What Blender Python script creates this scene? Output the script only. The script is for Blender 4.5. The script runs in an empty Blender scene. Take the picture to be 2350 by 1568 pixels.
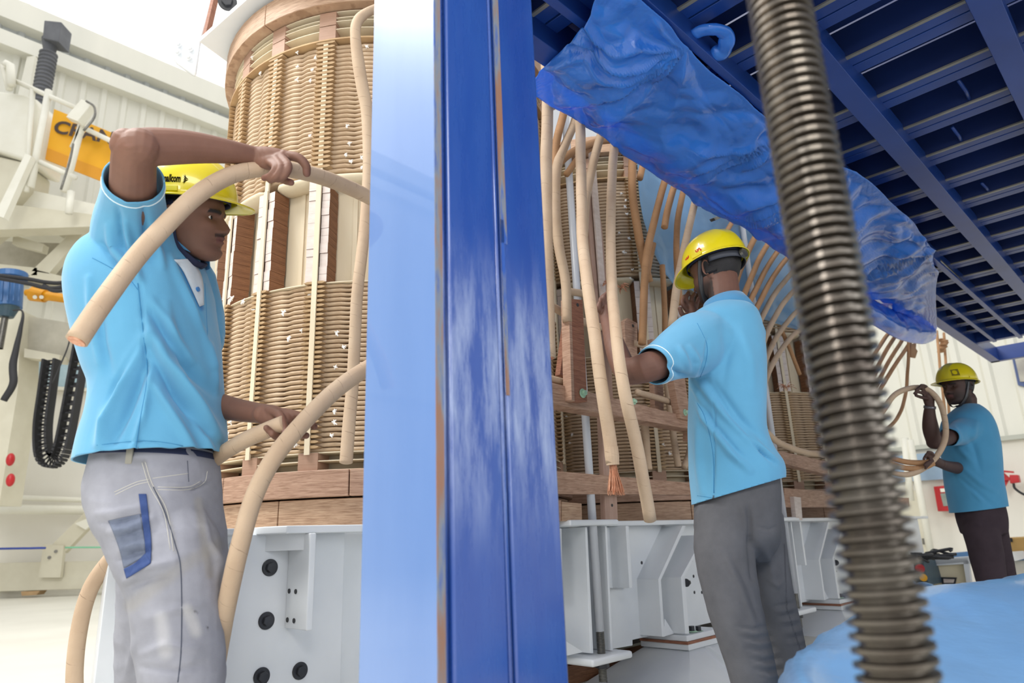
import bpy, bmesh, math, random
import numpy as np
from mathutils import Vector, Matrix, noise
random.seed(7); noise.seed_set(11)
SC = bpy.context.scene
C = SC.collection
# ---------------------------------------------------------------- camera
F_PX = 1566.67
CAM_H = 0.70
def _axes():
    zc = np.array([-208., 5425., F_PX]); zc /= np.linalg.norm(zc)
    fw = np.array([0, 0, 1.]); yc = fw - fw.dot(zc) * zc; yc /= np.linalg.norm(yc)
    rh = lambda v: np.array([v[0], v[2], v[1]])
    Z = rh(zc); Y = rh(yc); X = np.cross(Y, Z)
    return np.stack([X, Y, Z], 1)
MC = _axes()                      # camera(right, forward, up) = MC @ world
cam = bpy.data.cameras.new('camera'); camo = bpy.data.objects.new('camera', cam); C.objects.link(camo)
r_, f_, u_ = MC[0], MC[1], MC[2]
camo.matrix_world = Matrix(((r_[0], u_[0], -f_[0], 0), (r_[1], u_[1], -f_[1], 0), (r_[2], u_[2], -f_[2], CAM_H), (0, 0, 0, 1)))
cam.sensor_width = 36; cam.lens = 24; cam.clip_start = 0.05; cam.clip_end = 200
cam.dof.use_dof = True; cam.dof.focus_distance = 2.4; cam.dof.aperture_fstop = 3.6
SC.camera = camo
# ---------------------------------------------------------------- light
wd = bpy.data.worlds.new('world'); SC.world = wd; wd.use_nodes = True
bg = wd.node_tree.nodes['Background']; bg.inputs[0].default_value = (0.93, 0.96, 1.0, 1); bg.inputs[1].default_value = .86
def area(name, loc, target, sx, sy, power, colr=(1, 1, 1)):
    l = bpy.data.lights.new(name, 'AREA'); l.shape = 'RECTANGLE'; l.size = sx; l.size_y = sy; l.energy = power; l.color = colr
    o = bpy.data.objects.new(name, l); C.objects.link(o); o.location = loc
    o.rotation_euler = (Vector(target) - Vector(loc)).to_track_quat('-Z', 'Y').to_euler()
area('roof_light', (-5.0, 1.0, 8.5), (-.5, 2.6, 1.6), 5, 3, 1250, (1, .985, .95))
area('added_low_fill', (7.5, -5.0, 2.6), (1.5, 3.0, 1.5), 5, 3.6, 260, (.95, .97, 1))  # unseen low light added front right to put highlights on the film
area('added_highlight_fill', (-1.3, -1.6, 1.9), (1.2, 2.6, 1.5), .8, .8, 34, (1, .98, .96))  # unseen lamp added behind the camera for glints on film, helmets and column
area('hall_lamp', (1.0, -4.5, 4.6), (.8, 3.0, 1.2), 4, 1.6, 230, (1, .97, .92))
SC.view_settings.view_transform = 'Standard'; SC.view_settings.look = 'None'; SC.view_settings.exposure = -0.30
SC.view_settings.gamma = 1.0; SC.view_settings.use_curve_mapping = False
SC.cycles.max_bounces = 8; SC.cycles.transparent_max_bounces = 12
# ---------------------------------------------------------------- pixel helpers (2350 x 1568): a pixel and a real distance give a point
U2 = np.array([.70, .714]); W2 = np.array([-.714, .70])     # along the transformer row / away from the aisle
def ray(px, py): return MC.T @ np.array([(px - 1175) / F_PX, 1.0, (784 - py) / F_PX])
O3 = np.array([0, 0, CAM_H])
def PY(px, py, Y): r = ray(px, py); return Vector(O3 + r * (Y / r[1]))
def PZ(px, py, z): r = ray(px, py); return Vector(O3 + r * ((z - CAM_H) / r[2]))
def PT(px, py, t): r = ray(px, py); return Vector(O3 + r * (t / (W2 @ r[:2])))
def PS(px, py, s): r = ray(px, py); return Vector(O3 + r * (s / (U2 @ r[:2])))
def ST(s, t, z): return Vector((.70 * s - .714 * t, .714 * s + .70 * t, z))
def proj(p): c = MC @ (np.array(p, float) - O3); return 1175 + F_PX * c[0] / c[1], 784 - F_PX * c[2] / c[1]
def s_of(p): return .70 * p[0] + .714 * p[1]
def t_of(p): return -.714 * p[0] + .70 * p[1]
UV3 = Vector((.70, .714, 0)); WV3 = Vector((-.714, .70, 0))
# ---------------------------------------------------------------- materials
def lin(h):
    h = h.lstrip('#'); v = [int(h[i:i + 2], 16) / 255 for i in (0, 2, 4)]
    return tuple(x / 12.92 if x <= .04045 else ((x + .055) / 1.055) ** 2.4 for x in v) + (1,)
MATS = {}
class NT:
    def __init__(s, name):
        s.m = bpy.data.materials.new(name); s.m.use_nodes = True; s.t = s.m.node_tree; s.b = s.t.nodes['Principled BSDF']; MATS[name] = s.m
    def n(s, typ, **kw):
        x = s.t.nodes.new('ShaderNode' + typ)
        for k, v in kw.items():
            if k.startswith('_'): setattr(x, k[1:], v)
            else: x.inputs[k.replace('__', ' ')].default_value = v
        return x
    def l(s, a, ai, b, bi): s.t.links.new(a.outputs[ai], b.inputs[bi])
    def coords(s, scale=(1, 1, 1), kind='Object', rot=(0, 0, 0)):
        tc = s.n('TexCoord'); mp = s.n('Mapping'); mp.inputs['Scale'].default_value = scale; mp.inputs['Rotation'].default_value = rot
        s.l(tc, kind, mp, 'Vector'); return mp
    def noise(s, mp, scale, detail=4, rough=.55):
        x = s.n('TexNoise', Scale=scale, Detail=detail, Roughness=rough); s.l(mp, 'Vector', x, 'Vector'); return x
    def ramp(s, src, out, stops):
        r = s.n('ValToRGB'); e = r.color_ramp.elements
        while len(e) < len(stops): e.new(.5)
        for k, (p, c) in enumerate(stops): e[k].position = p; e[k].color = c if len(c) == 4 else (*c, 1)
        s.l(src, out, r, 'Fac'); return r
    def bump(s, src, out, strength=.3, dist=.002):
        b = s.n('Bump', Strength=strength, Distance=dist); s.l(src, out, b, 'Height'); s.l(b, 'Normal', s.b, 'Normal'); return b
    def mix(s, fac, a, b):
        m = s.n('Mix', _data_type='RGBA'); 
        for v, i in ((a, 6), (b, 7)):
            if isinstance(v, tuple): m.inputs[i].default_value = v
            else: s.t.links.new(v, m.inputs[i])
        if isinstance(fac, float): m.inputs[0].default_value = fac
        else: s.t.links.new(fac, m.inputs[0])
        return m.outputs[2]
def P(name, c1, c2=None, rough=.5, metal=0., nscale=6, stretch=(1, 1, 1), bump=0., bscale=None, spec=.5, bdist=.002, **kw):
    t = NT(name); c1 = lin(c1)
    t.b.inputs['Roughness'].default_value = rough; t.b.inputs['Metallic'].default_value = metal; t.b.inputs['Specular IOR Level'].default_value = spec
    t.b.inputs['Base Color'].default_value = c1
    if c2:
        mp = t.coords(stretch); nz = t.noise(mp, nscale, 5); r = t.ramp(nz, 'Fac', [(.32, c1), (.68, lin(c2))]); t.l(r, 'Color', t.b, 'Base Color')
    if bump:
        mp = t.coords(stretch); nb = t.noise(mp, bscale or nscale * 4, 4); t.bump(nb, 'Fac', bump, bdist)
    for k, v in kw.items(): t.b.inputs[k].default_value = v
    return t.m
def wood(name, c1, c2, c3, grain=60, rough=.6):
    t = NT(name); mp = t.coords((1.2, 1.2, 1), rot=(0, 0, 0))
    mp.inputs['Scale'].default_value = (.6, .6, 10)
    n1 = t.noise(mp, 14, 6, .6); n2 = t.noise(t.coords((1, 1, 1)), 3.0, 3)
    w = t.n('TexNoise', Scale=grain / 5, Detail=3); mp2 = t.coords((1.5, 1.5, 26)); t.l(mp2, 'Vector', w, 'Vector')
    r = t.ramp(n1, 'Fac', [(.3, lin(c1)), (.5, lin(c2)), (.75, lin(c3))])
    rl = t.ramp(w, 'Fac', [(.40, (.62, .55, .5, 1)), (.5, (1, 1, 1, 1))])
    mm = t.n('Mix', _data_type='RGBA', _blend_type='MULTIPLY'); mm.inputs[0].default_value = .7
    t.l(r, 'Color', mm, 6); t.l(rl, 'Color', mm, 7); t.t.links.new(mm.outputs[2], t.b.inputs['Base Color'])
    t.b.inputs['Roughness'].default_value = rough; t.bump(w, 'Fac', .25, .001); return t.m
def paper(name, c1, c2, wraps=24., line=.028):
    """crepe paper wrapped round a cable: uv.x runs along the cable in metres, uv.y once round it"""
    t = NT(name); tc = t.n('TexCoord'); sp = t.n('SeparateXYZ'); t.l(tc, 'UV', sp, 0)
    nz = t.noise(t.coords((1, 1, 1)), 9, 3)
    a = t.n('Math', _operation='MULTIPLY'); a.inputs[1].default_value = wraps; t.l(sp, 'X', a, 0)
    b = t.n('Math', _operation='ADD'); t.l(a, 0, b, 0); t.l(sp, 'Y', b, 1)
    c = t.n('Math', _operation='MULTIPLY_ADD'); c.inputs[1].default_value = .55; t.l(nz, 'Fac', c, 0); t.l(b, 0, c, 2)
    d = t.n('Math', _operation='FRACT'); t.l(c, 0, d, 0)
    e = t.n('Math', _operation='LESS_THAN'); e.inputs[1].default_value = line; t.l(d, 0, e, 0)
    n2 = t.noise(t.coords((1, 1, 1)), 25, 3); g = t.ramp(n2, 'Fac', [(.48, (0, 0, 0, 1)), (.66, (.8, .8, .8, 1))])
    m = t.n('Math', _operation='MULTIPLY'); t.l(e, 0, m, 0); t.l(g, 'Color', m, 1)
    n3 = t.noise(t.coords((1, 1, 1)), 7, 4); base = t.ramp(n3, 'Fac', [(.3, lin(c1)), (.7, lin(c2))])
    out = t.mix(m.outputs[0], base.outputs['Color'], lin('#5f4a36')); t.t.links.new(out, t.b.inputs['Base Color'])
    ad = t.n('Math', _operation='MULTIPLY_ADD'); ad.inputs[1].default_value = .35; t.l(d, 0, ad, 0)
    n4 = t.noise(t.coords((1, 1, 1)), 220, 3); t.l(n4, 'Fac', ad, 2)
    t.b.inputs['Roughness'].default_value = .75; t.bump(ad, 0, .5, .0012); return t.m
CABLE = paper('cable_paper', '#c5ad93', '#b59b81')
CABLE_D = paper('cable_paper_brown', '#b58a63', '#9f7752', 26)
COIL = P('coil_paper', '#cbb397', '#b19678', rough=.75, nscale=14, stretch=(1, 1, 3), bump=.35, bscale=160)
COILTAB = P('spacer_board', '#b99c78', '#a1845f', rough=.8, nscale=20)
CREAM = P('pressboard_cream', '#e0d3ba', '#d3c3a6', rough=.75, nscale=5, stretch=(1, 1, .3), bump=.1, bscale=60)
TAN = P('pressboard_tan', '#c3a47a', '#b0906a', rough=.8, nscale=9)
WOOD = wood('plywood_pink', '#bf9f88', '#ad8a74', '#9c7a65')
WOODT = wood('plywood_tan', '#c6a88c', '#b6957a', '#a38269')
WOODD = wood('plywood_brown_edge', '#94694a', '#80573b', '#6d4830', grain=110)
WOODP = P('block_pale_face', '#d9cdc6', '#c8b9b0', rough=.55, nscale=16, stretch=(1, 1, 3), bump=.15)
WOODR = wood('board_red_brown', '#a8735a', '#98644c', '#85543f')
WHITE = P('white_paint', '#e4e7ea', '#dadee2', rough=.32, nscale=3, bump=.05, bscale=18)
WHITEC = P('cream_paint', '#f0eee2', '#e6e3d4', rough=.45, nscale=2)
CREAMM = P('machine_cream', '#d9d4c0', '#cdc7b2', rough=.5, nscale=2)
WALLW = P('wall_plaster', '#eeebe2', '#e5e1d6', rough=.85, nscale=.6)
CLAD = P('cladding_sheet', '#e9e7db', '#deddd2', rough=.5, nscale=.9, stretch=(1, 1, .2))
CLADG = P('cladding_grey', '#c6c9c9', '#b9bdbe', rough=.5, nscale=.9, stretch=(1, 1, .2))
BLACK = P('black_steel', '#26272b', '#34353a', rough=.35, nscale=20, bump=.1)
HOLE = P('hole_dark', '#3a3a3c', rough=.8)
RUBBER = P('black_rubber', '#2a2a2d', rough=.7)
BELLOW = P('grey_bellows', '#6d6f74', '#5c5e63', rough=.7, nscale=3)
NAVY = P('platform_blue', '#1f4492', '#19387c', rough=.33, nscale=2.2, bump=.06, bscale=14)
NAVYD = P('platform_deck_blue', '#152e6a', '#102456', rough=.5, nscale=1.6)
GREYM = P('bare_steel_lip', '#9a9a96', '#83827e', rough=.45, metal=.5, nscale=9)
STRING = P('white_string', '#f6f3ee', rough=.8)
COPPER = P('copper_wire', '#d9a98c', '#bf8061', rough=.45, metal=.6, nscale=90)
GREEN = P('green_nut', '#a9c9ae', '#97bb9f', rough=.45, nscale=20)
PIPE = P('grey_pipe', '#c9ccd2', '#bcc0c8', rough=.3, nscale=3)
STEEL = P('zinc_steel', '#8c8a85', '#6d6b66', rough=.35, metal=.8, nscale=30)
YEL = P('yellow_sign', '#f2b418', '#eeaa12', rough=.5, nscale=2)
YELM = P('yellow_shaft', '#dd9a12', '#cf8c10', rough=.4, nscale=6)
INK = P('sign_ink', '#4a3b36', rough=.6)
BLUEM = P('motor_blue', '#3f6fa8', '#355f93', rough=.4, nscale=5)
RED = P('red_paint', '#c4262b', '#b41f26', rough=.4, nscale=3)
CARD = P('cardboard', '#cfa869', '#c09a5c', rough=.85, nscale=4)
GLASSD = P('cabinet_glass', '#9aa39a', '#7f8a85', rough=.1, nscale=4)
TEAL = P('teal_machine', '#3c5560', '#34495a', rough=.45, nscale=4)
def _column():
    t = NT('column_blue_paint'); mp = t.coords((3, 3, .5)); n1 = t.noise(mp, 2.2, 5, .6)
    base = t.ramp(n1, 'Fac', [(.35, lin('#24489a')), (.7, lin('#2e56a4'))])
    # chalky scuffs: wear with its own shape
    mp2 = t.coords((12, 12, 1.8)); n2 = t.noise(mp2, 2.4, 8, .68); sc = t.ramp(n2, 'Fac', [(.42, (0, 0, 0, 1)), (.66, (1, 1, 1, 1))])
    tc = t.n('TexCoord'); sp = t.n('SeparateXYZ'); t.l(tc, 'Object', sp, 0)
    band = t.n('MapRange'); band.interpolation_type = 'SMOOTHSTEP'; t.l(sp, 'Z', band, 'Value'); band.inputs['From Min'].default_value = .62; band.inputs['From Max'].default_value = .92
    band2 = t.n('MapRange'); band2.interpolation_type = 'SMOOTHSTEP'; t.l(sp, 'Z', band2, 'Value'); band2.inputs['From Min'].default_value = 1.28; band2.inputs['From Max'].default_value = 1.02
    m1 = t.n('Math', _operation='MULTIPLY'); t.l(band, 0, m1, 0); t.l(band2, 0, m1, 1)
    m2 = t.n('Math', _operation='MULTIPLY'); t.l(m1, 0, m2, 0); t.l(sc, 'Color', m2, 1)
    m3 = t.n('Math', _operation='MULTIPLY'); t.l(m2, 0, m3, 0); m3.inputs[1].default_value = .7
    out = t.mix(m3.outputs[0], base.outputs['Color'], lin('#a9b8d8')); t.t.links.new(out, t.b.inputs['Base Color'])
    rr = t.ramp(n2, 'Fac', [(.4, (.2, .2, .2, 1)), (.7, (.42, .42, .42, 1))]); t.l(rr, 'Color', t.b, 'Roughness')
    n5 = t.noise(t.coords((1, 1, .3)), 30, 3); t.bump(n5, 'Fac', .12, .002); t.b.inputs['Coat Weight'].default_value = 1.; t.b.inputs['Coat Roughness'].default_value = .16
    return t.m
COLB = _column()
def _rust():
    t = NT('rusty_edge'); n1 = t.noise(t.coords((6, 6, 1)), 3, 6, .65)
    r = t.ramp(n1, 'Fac', [(.38, lin('#2a57ad')), (.46, lin('#7b8390')), (.55, lin('#8f6f5f')), (.7, lin('#9a6244'))]); t.l(r, 'Color', t.b, 'Base Color'); t.b.inputs['Roughness'].default_value = .6; return t.m
RUST = _rust()
COLSHEEN = P('column_sheen_paint', '#577bb5', '#6385bd', rough=.3, nscale=1.6, stretch=(3, 3, .5), bump=.08, bscale=20)  # same paint as the column, lightened: the flange's reflected light is in the colour
COLSHEEN.node_tree.nodes['Principled BSDF'].inputs['Coat Weight'].default_value = 1.0
ROD = P('greasy_thread_steel', '#7a746c', '#5a524b', rough=.3, metal=.9, nscale=16, bump=.2, bscale=40)
def _plastic(name, c1, tr=.25, rough=.10, alpha=1.):
    t = NT(name); t.b.inputs['Base Color'].default_value = lin(c1); t.b.inputs['Roughness'].default_value = rough
    t.b.inputs['Coat Weight'].default_value = .8; t.b.inputs['Coat Roughness'].default_value = .06
    n = t.noise(t.coords((1, 1, 1)), 26, 5, .6); n2 = t.noise(t.coords((1, 1, 1)), 7, 4, .6)
    ad = t.n('Math', _operation='MULTIPLY_ADD'); ad.inputs[1].default_value = 2.5; t.l(n2, 'Fac', ad, 0); t.l(n, 'Fac', ad, 2); bm_ = t.bump(ad, 0, .55, .006)
    tl = t.n('BsdfTranslucent'); tl.inputs[0].default_value = lin(c1); mx = t.n('MixShader'); mx.inputs[0].default_value = tr
    t.l(t.b, 0, mx, 1); t.l(tl, 0, mx, 2); t.l(mx, 0, t.t.nodes['Material Output'], 'Surface'); return t.m
PLAST = _plastic('blue_film', '#3f8cf2', .35)
PLASTL = _plastic('pale_blue_film', '#b8dcfa', .75, .3)
PLASTF = P('blue_sheet', '#6c99c9', '#7ba6d2', rough=.25, nscale=1.5, bump=.35, bscale=9, bdist=.012)
# ---------------------------------------------------------------- object helpers
WMAT = {}
def wm(o): return WMAT.get(o.name, Matrix())
def put(name, mesh, mat=None, parent=None, M=None, label=None, cat=None, group=None, kind=None):
    o = bpy.data.objects.new(name, mesh); C.objects.link(o)
    if mat is not None and mesh is not None and hasattr(mesh, 'materials') and not mesh.materials: mesh.materials.append(mat)
    M = M or Matrix(); WMAT[o.name] = M
    if parent: o.parent = parent; o.matrix_parent_inverse = Matrix(); o.matrix_basis = wm(parent).inverted() @ M
    else: o.matrix_basis = M
    if label: o['label'] = label
    if cat: o['category'] = cat
    if group: o['group'] = group
    if kind: o['kind'] = kind
    return o
def thing(name, label, cat, loc=(0, 0, 0), group=None):
    return put(name, None, None, None, Matrix.Translation(Vector(loc)), label, cat, group)
def struct(o): o['kind'] = 'structure'; return o
def bez(pts, n=8):
    """Catmull-Rom through the points"""
    p = [Vector(q) for q in pts]; p = [p[0] * 2 - p[1]] + p + [p[-1] * 2 - p[-2]]; out = []
    for i in range(1, len(p) - 2):
        a, b, c, d = p[i - 1:i + 3]
        for k in range(n):
            t = k / n
            out.append(.5 * ((2 * b) + (c - a) * t + (2 * a - 5 * b + 4 * c - d) * t * t + (3 * b - a - 3 * c + d) * t ** 3))
    out.append(p[-2]); return out
class MB:
    def __init__(s): s.v = []; s.f = []; s.uv = []
    def add(s, vs, fs, uvs=None):
        o = len(s.v); s.v += [tuple(v) for v in vs]; s.f += [tuple(i + o for i in f) for f in fs]
        s.uv += uvs if uvs else [None] * len(fs)
    def hexa(s, c):  # 8 corners: bottom 0-3 ccw, top 4-7
        s.add(c, [(0, 3, 2, 1), (4, 5, 6, 7), (0, 1, 5, 4), (1, 2, 6, 5), (2, 3, 7, 6), (3, 0, 4, 7)]); return s
    def box(s, c, sz, R=None):
        c = Vector(c); R = R or Matrix.Identity(3); x, y, z = [a / 2 for a in sz]
        return s.hexa([c + R @ Vector(q) for q in ((-x, -y, -z), (x, -y, -z), (x, y, -z), (-x, y, -z), (-x, -y, z), (x, -y, z), (x, y, z), (-x, y, z))])
    def st(s, s0, s1, t0, t1, z0, z1):
        return s.hexa([ST(s0, t0, z0), ST(s1, t0, z0), ST(s1, t1, z0), ST(s0, t1, z0), ST(s0, t0, z1), ST(s1, t0, z1), ST(s1, t1, z1), ST(s0, t1, z1)])
    def prism(s, pts, ext):
        pts = [Vector(p) for p in pts]; ext = Vector(ext); n = len(pts)
        s.add(pts + [p + ext for p in pts], [tuple(range(n))[::-1], tuple(range(n, 2 * n))] + [(i, (i + 1) % n, n + (i + 1) % n, n + i) for i in range(n)]); return s
    def tube(s, path, rad, seg=12, caps=True, flat=1., upv=None):
        path = [Vector(p) for p in path]; n = len(path)
        if not hasattr(rad, '__len__'): rad = [rad] * n
        t0 = (path[1] - path[0]).normalized(); a = Vector(upv) if upv else (Vector((0, 0, 1)) if abs(t0.z) < .9 else Vector((1, 0, 0)))
        nrm = (a - a.dot(t0) * t0).normalized(); vs = []; L = [0]
        for i, p in enumerate(path):
            t = (path[min(i + 1, n - 1)] - path[max(i - 1, 0)]).normalized()
            nrm = (nrm - nrm.dot(t) * t).normalized(); b = t.cross(nrm)
            if i: L.append(L[-1] + (p - path[i - 1]).length)
            for k in range(seg):
                q = 2 * math.pi * k / seg; vs.append(p + nrm * math.cos(q) * rad[i] + b * math.sin(q) * rad[i] * flat)
        fs = []; uv = []
        for i in range(n - 1):
            for k in range(seg):
                k2 = (k + 1) % seg; fs.append((i * seg + k, i * seg + k2, (i + 1) * seg + k2, (i + 1) * seg + k))
                uv.append([(L[i], k / seg), (L[i], (k + 1) / seg), (L[i + 1], (k + 1) / seg), (L[i + 1], k / seg)])
        if caps:
            fs += [tuple(range(seg))[::-1], tuple(range((n - 1) * seg, n * seg))]; uv += [[(.5, .5)] * seg] * 2
        s.add(vs, fs, uv); return s
    def cyl(s, a, b, r, seg=16): return s.tube([a, b], r, seg)
    def ell(s, c, r, R=None, seg=16, rings=10):
        c = Vector(c); R = R or Matrix.Identity(3); r = (r, r, r) if not hasattr(r, '__len__') else r
        vs = [c + R @ Vector((0, 0, -r[2]))]
        for i in range(1, rings):
            a = -math.pi / 2 + math.pi * i / rings
            for k in range(seg):
                q = 2 * math.pi * k / seg; vs.append(c + R @ Vector((r[0] * math.cos(a) * math.cos(q), r[1] * math.cos(a) * math.sin(q), r[2] * math.sin(a))))
        vs.append(c + R @ Vector((0, 0, r[2]))); N = len(vs) - 1
        fs = [(0, 1 + (k + 1) % seg, 1 + k) for k in range(seg)]
        for i in range(rings - 2):
            for k in range(seg):
                a = 1 + i * seg; fs.append((a + k, a + (k + 1) % seg, a + seg + (k + 1) % seg, a + seg + k))
        a = 1 + (rings - 2) * seg; fs += [(a + k, a + (k + 1) % seg, N) for k in range(seg)]
        s.add(vs, fs); return s
    def grid(s, rows, closed=False):
        nr = len(rows); nc = len(rows[0]); vs = [p for r in rows for p in r]
        s.add(vs, [(i * nc + j, i * nc + (j + 1) % nc, (i + 1) * nc + (j + 1) % nc, (i + 1) * nc + j) for i in range(nr - 1) for j in range(nc if closed else nc - 1)]); return s
    def mesh(s, name, smooth=False, fix=False):
        m = bpy.data.meshes.new(name); m.from_pydata(s.v, [], s.f)
        if any(u for u in s.uv):
            l = m.uv_layers.new(name='UVMap'); k = 0
            for f, u in zip(s.f, s.uv):
                for j in range(len(f)):
                    l.data[k].uv = u[j] if u else (0, 0); k += 1
        if smooth: m.shade_smooth()
        if fix:
            b = bmesh.new(); b.from_mesh(m); bmesh.ops.recalc_face_normals(b, faces=b.faces); b.to_mesh(m); b.free()
        m.update(); return m
    def build(s, name, mat, parent=None, smooth=False, bevel=0., fix=True, **kw):
        o = put(name, s.mesh(name, smooth, fix), mat, parent, **kw)
        if bevel:
            b = o.modifiers.new('bevel', 'BEVEL'); b.width = bevel; b.segments = 2; b.limit_method = 'ANGLE'; b.angle_limit = .7
            o.data.shade_smooth(); w = o.modifiers.new('wn', 'WEIGHTED_NORMAL')
        return o
def cable(name, path, rad, mat=None, seg=14, n=7, label=None, cat='cable', parent=None, group=None, dome=False, **kw):
    pts = bez(path, n)
    if hasattr(rad, '__len__'):
        rr = []
        for i in range(len(pts)):
            x = i / (len(pts) - 1) * (len(rad) - 1); k = min(int(x), len(rad) - 2); rr.append(rad[k] + (rad[k + 1] - rad[k]) * (x - k))
    else: rr = [rad] * len(pts)
    pts = [p + Vector(noise.noise_vector(p * 6)) * .003 for p in pts]
    if dome:
        d = (pts[-1] - pts[-2]).normalized(); R = rr[-1]
        for a in (.35, .7, .9, 1.0): pts.append(pts[-1] + d * R * .28 * (1.2 - a)); rr.append(R * math.sqrt(max(0, 1 - a * a)) + .0015)
    return MB().tube(pts, rr, seg).build(name, mat or CABLE, parent, smooth=True, label=label, cat=cat if not parent else None, group=group, **kw)
# ================================================================ setting
fl = P('floor_screed', '#e6e4da', '#d8d6cc', rough=.35, nscale=.8, bump=.03, bscale=3)
struct(MB().hexa([(-30, -12, -.1), (40, -12, -.1), (40, 40, -.1), (-30, 40, -.1), (-30, -12, 0), (40, -12, 0), (40, 40, 0), (-30, 40, 0)]).build('floor', fl))
TL, SR = 16., 15.
zc0 = PT(100, 790, TL).z
wl = struct(MB().st(-14, SR, TL, TL + .25, 0, zc0).build('wall_left', WALLW))
z_top = PT(440, 190, TL).z; z_g = PT(430, 262, TL).z
def clad_mesh(name, pitch, h, along_s):
    prof = [(0, 0), (.30, 0), (.40, -.055), (.62, -.055), (.72, 0), (1.0, 0)]
    b = MB(); d = Vector((UV3 if along_s else WV3)); o = Vector(WV3 if along_s else UV3)
    vs = []
    for z in (0, h):
        for a, c in prof: vs.append(d * (a * pitch) + o * c + Vector((0, 0, z)))
    for z in (0, h):
        for a, c in prof: vs.append(d * (a * pitch) + o * (c + .012) + Vector((0, 0, z)))
    n = len(prof); fs = []
    for i in range(n - 1): fs += [(i, i + 1, n + i + 1, n + i), (2 * n + i, 3 * n + i, 3 * n + i + 1, 2 * n + i + 1), (n + i, n + i + 1, 3 * n + i + 1, 3 * n + i), (i, 2 * n + i, 2 * n + i + 1, i + 1)]
    b.add(vs, fs); return b.mesh(name, fix=True)
mL1 = clad_mesh('cladding_lower', .42, z_g - zc0, True); mL1.materials.append(CLAD)
mL2 = clad_mesh('cladding_upper', .42, z_top - z_g - .5, True); mL2.materials.append(CLADG)
i = 0; s = -13.
while s < SR:
    put('cladding_panel', mL1, None, wl, Matrix.Translation(ST(s, TL - .02, zc0)))
    put('cladding_panel', mL2, None, wl, Matrix.Translation(ST(s, TL - .02, z_g)))
    s += .42
MB().st(-14, SR, TL - .30, TL, z_g - .22, z_g + .12).build('girt', CLAD, wl)
MB().st(-14, SR, TL - .35, TL, z_top - .55, z_top).build('eaves_beam', CLAD, wl)
MB().st(-14, SR, TL - .20, TL, zc0 - .12, zc0).build('sill_strip', WHITEC, wl)
zr = PS(2350, 1000, SR).z
wr = struct(MB().st(SR, SR + .25, -14, TL, 0, zr).build('wall_right', WALLW))
mR = clad_mesh('cladding_right', .46, 9, False); mR.materials.append(CLAD)
t = -13.
while t < TL - .4:
    put('cladding_panel', mR, None, wr, Matrix.Translation(ST(SR - .02, t, zr))); t += .46
MB().st(SR - .12, SR, -14, TL, zr - .06, zr + .02).build('base_flashing', P('flashing_grey', '#b9bbb0', rough=.6), wr)
# pale blue window strip in the left wall, and a rail
wn = struct(MB().prism([PT(75, 818, TL - .1), PT(222, 832, TL - .1), PT(222, 892, TL - .1), PT(70, 884, TL - .1)], WV3 * .08).build('window_1', P('window_blue', '#bcd3dc', '#a7c3cf', rough=.15)))
MB().prism([PT(66, 884, TL - .14), PT(228, 892, TL - .14), PT(228, 899, TL - .14), PT(66, 891, TL - .14)], WV3 * .12).build('window_sill', WHITEC, wn)
MB().cyl(PT(-60, 1139, TL - .3), PT(300, 1152, TL - .3), .05).build('wall_rail', WHITEC, wl, smooth=True)
MB().cyl(PT(-60, 1168, TL - .3), PT(300, 1172, TL - .3), .09).build('wall_pipe', WHITEC, wl, smooth=True)
for k, (x0, x1, y) in enumerate(((168, 186, 985), (210, 222, 988))):
    MB().prism([PT(x0, y, TL - .05), PT(x1, y + 1, TL - .05), PT(x1, y + 65, TL - .05), PT(x0, y + 64, TL - .05)], WV3 * .04).build('wall_notice', P('notice_paper', '#e8e8f2', rough=.8), None, label=['white notice sheet on the left wall beside the blue shirt back', 'narrow white notice sheet half hidden by the blue shirt on left wall'][k], cat='notice')
# window high on the right wall
w2 = struct(MB().prism([PS(2318, 800, SR - .15), PS(2362, 790, SR - .15), PS(2362, 890, SR - .15), PS(2336, 884, SR - .15)], UV3 * .1).build('window_2', P('frame_blue_grey', '#4a5c8c', rough=.5)))
MB().prism([PS(2325, 806, SR - .18), PS(2362, 797, SR - .18), PS(2362, 876, SR - .18), PS(2341, 876, SR - .18)], UV3 * .04).build('window_pane', P('window_yard', '#c9c4b4', '#6f6a66', rough=.3, nscale=1.5), w2)
_sk = NT('skylight_sheet'); _e = _sk.n('Emission', Strength=1.9); _e.inputs[0].default_value = (1, .99, .97, 1); _sk.l(_e, 0, _sk.t.nodes['Material Output'], 'Surface')
struct(MB().st(-14, 12, 3.5, 45, 14.0, 14.05).build('ceiling', _sk.m))
# ================================================================ coil windings
R0 = .907
SEGC = 20
Z_LC = (1.06, 1.78); Z_UC = (2.32, 3.01)
def disc_mesh(name, h):
    b = MB(); rows = []
    n = SEGC * 8
    for i in range(n):
        ph = 2 * math.pi * (i / 8 - .5) / SEGC
        f = abs(((i / 8) % 1) - .0); f = min(f, 1 - f) * 2     # 0 at a spacer column, 1 midway... column sits at +half
        g = min(1, (1 - abs(2 * ((i / 8) % 1) - 1)) * 4.2) if True else 1
        hh = h * (.70 + .30 * math.sin(min(1, g) * math.pi / 2)); rb = .010 * math.sin(min(1, g) * math.pi / 2)
        row = []
        for rr, zz in ((-.07, -1), (-.010, -1), (-.001, -.62), (.0, .0), (-.001, .62), (-.010, 1), (-.07, 1)):
            row.append(Vector(((R0 - .016 + rr + rb * .8) * math.cos(ph), (R0 - .016 + rr + rb * .8) * math.sin(ph), zz * hh)))
        rows.append(row)
    rows.append(rows[0]); b.grid(rows); return b.mesh(name, smooth=True)
PU = .0238; PL = .0207
mDU = disc_mesh('coil_disc_upper', PU * .42); mDL = disc_mesh('coil_disc_lower', PL * .43)
mDU.materials.append(COIL); mDL.materials.append(COIL)
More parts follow.
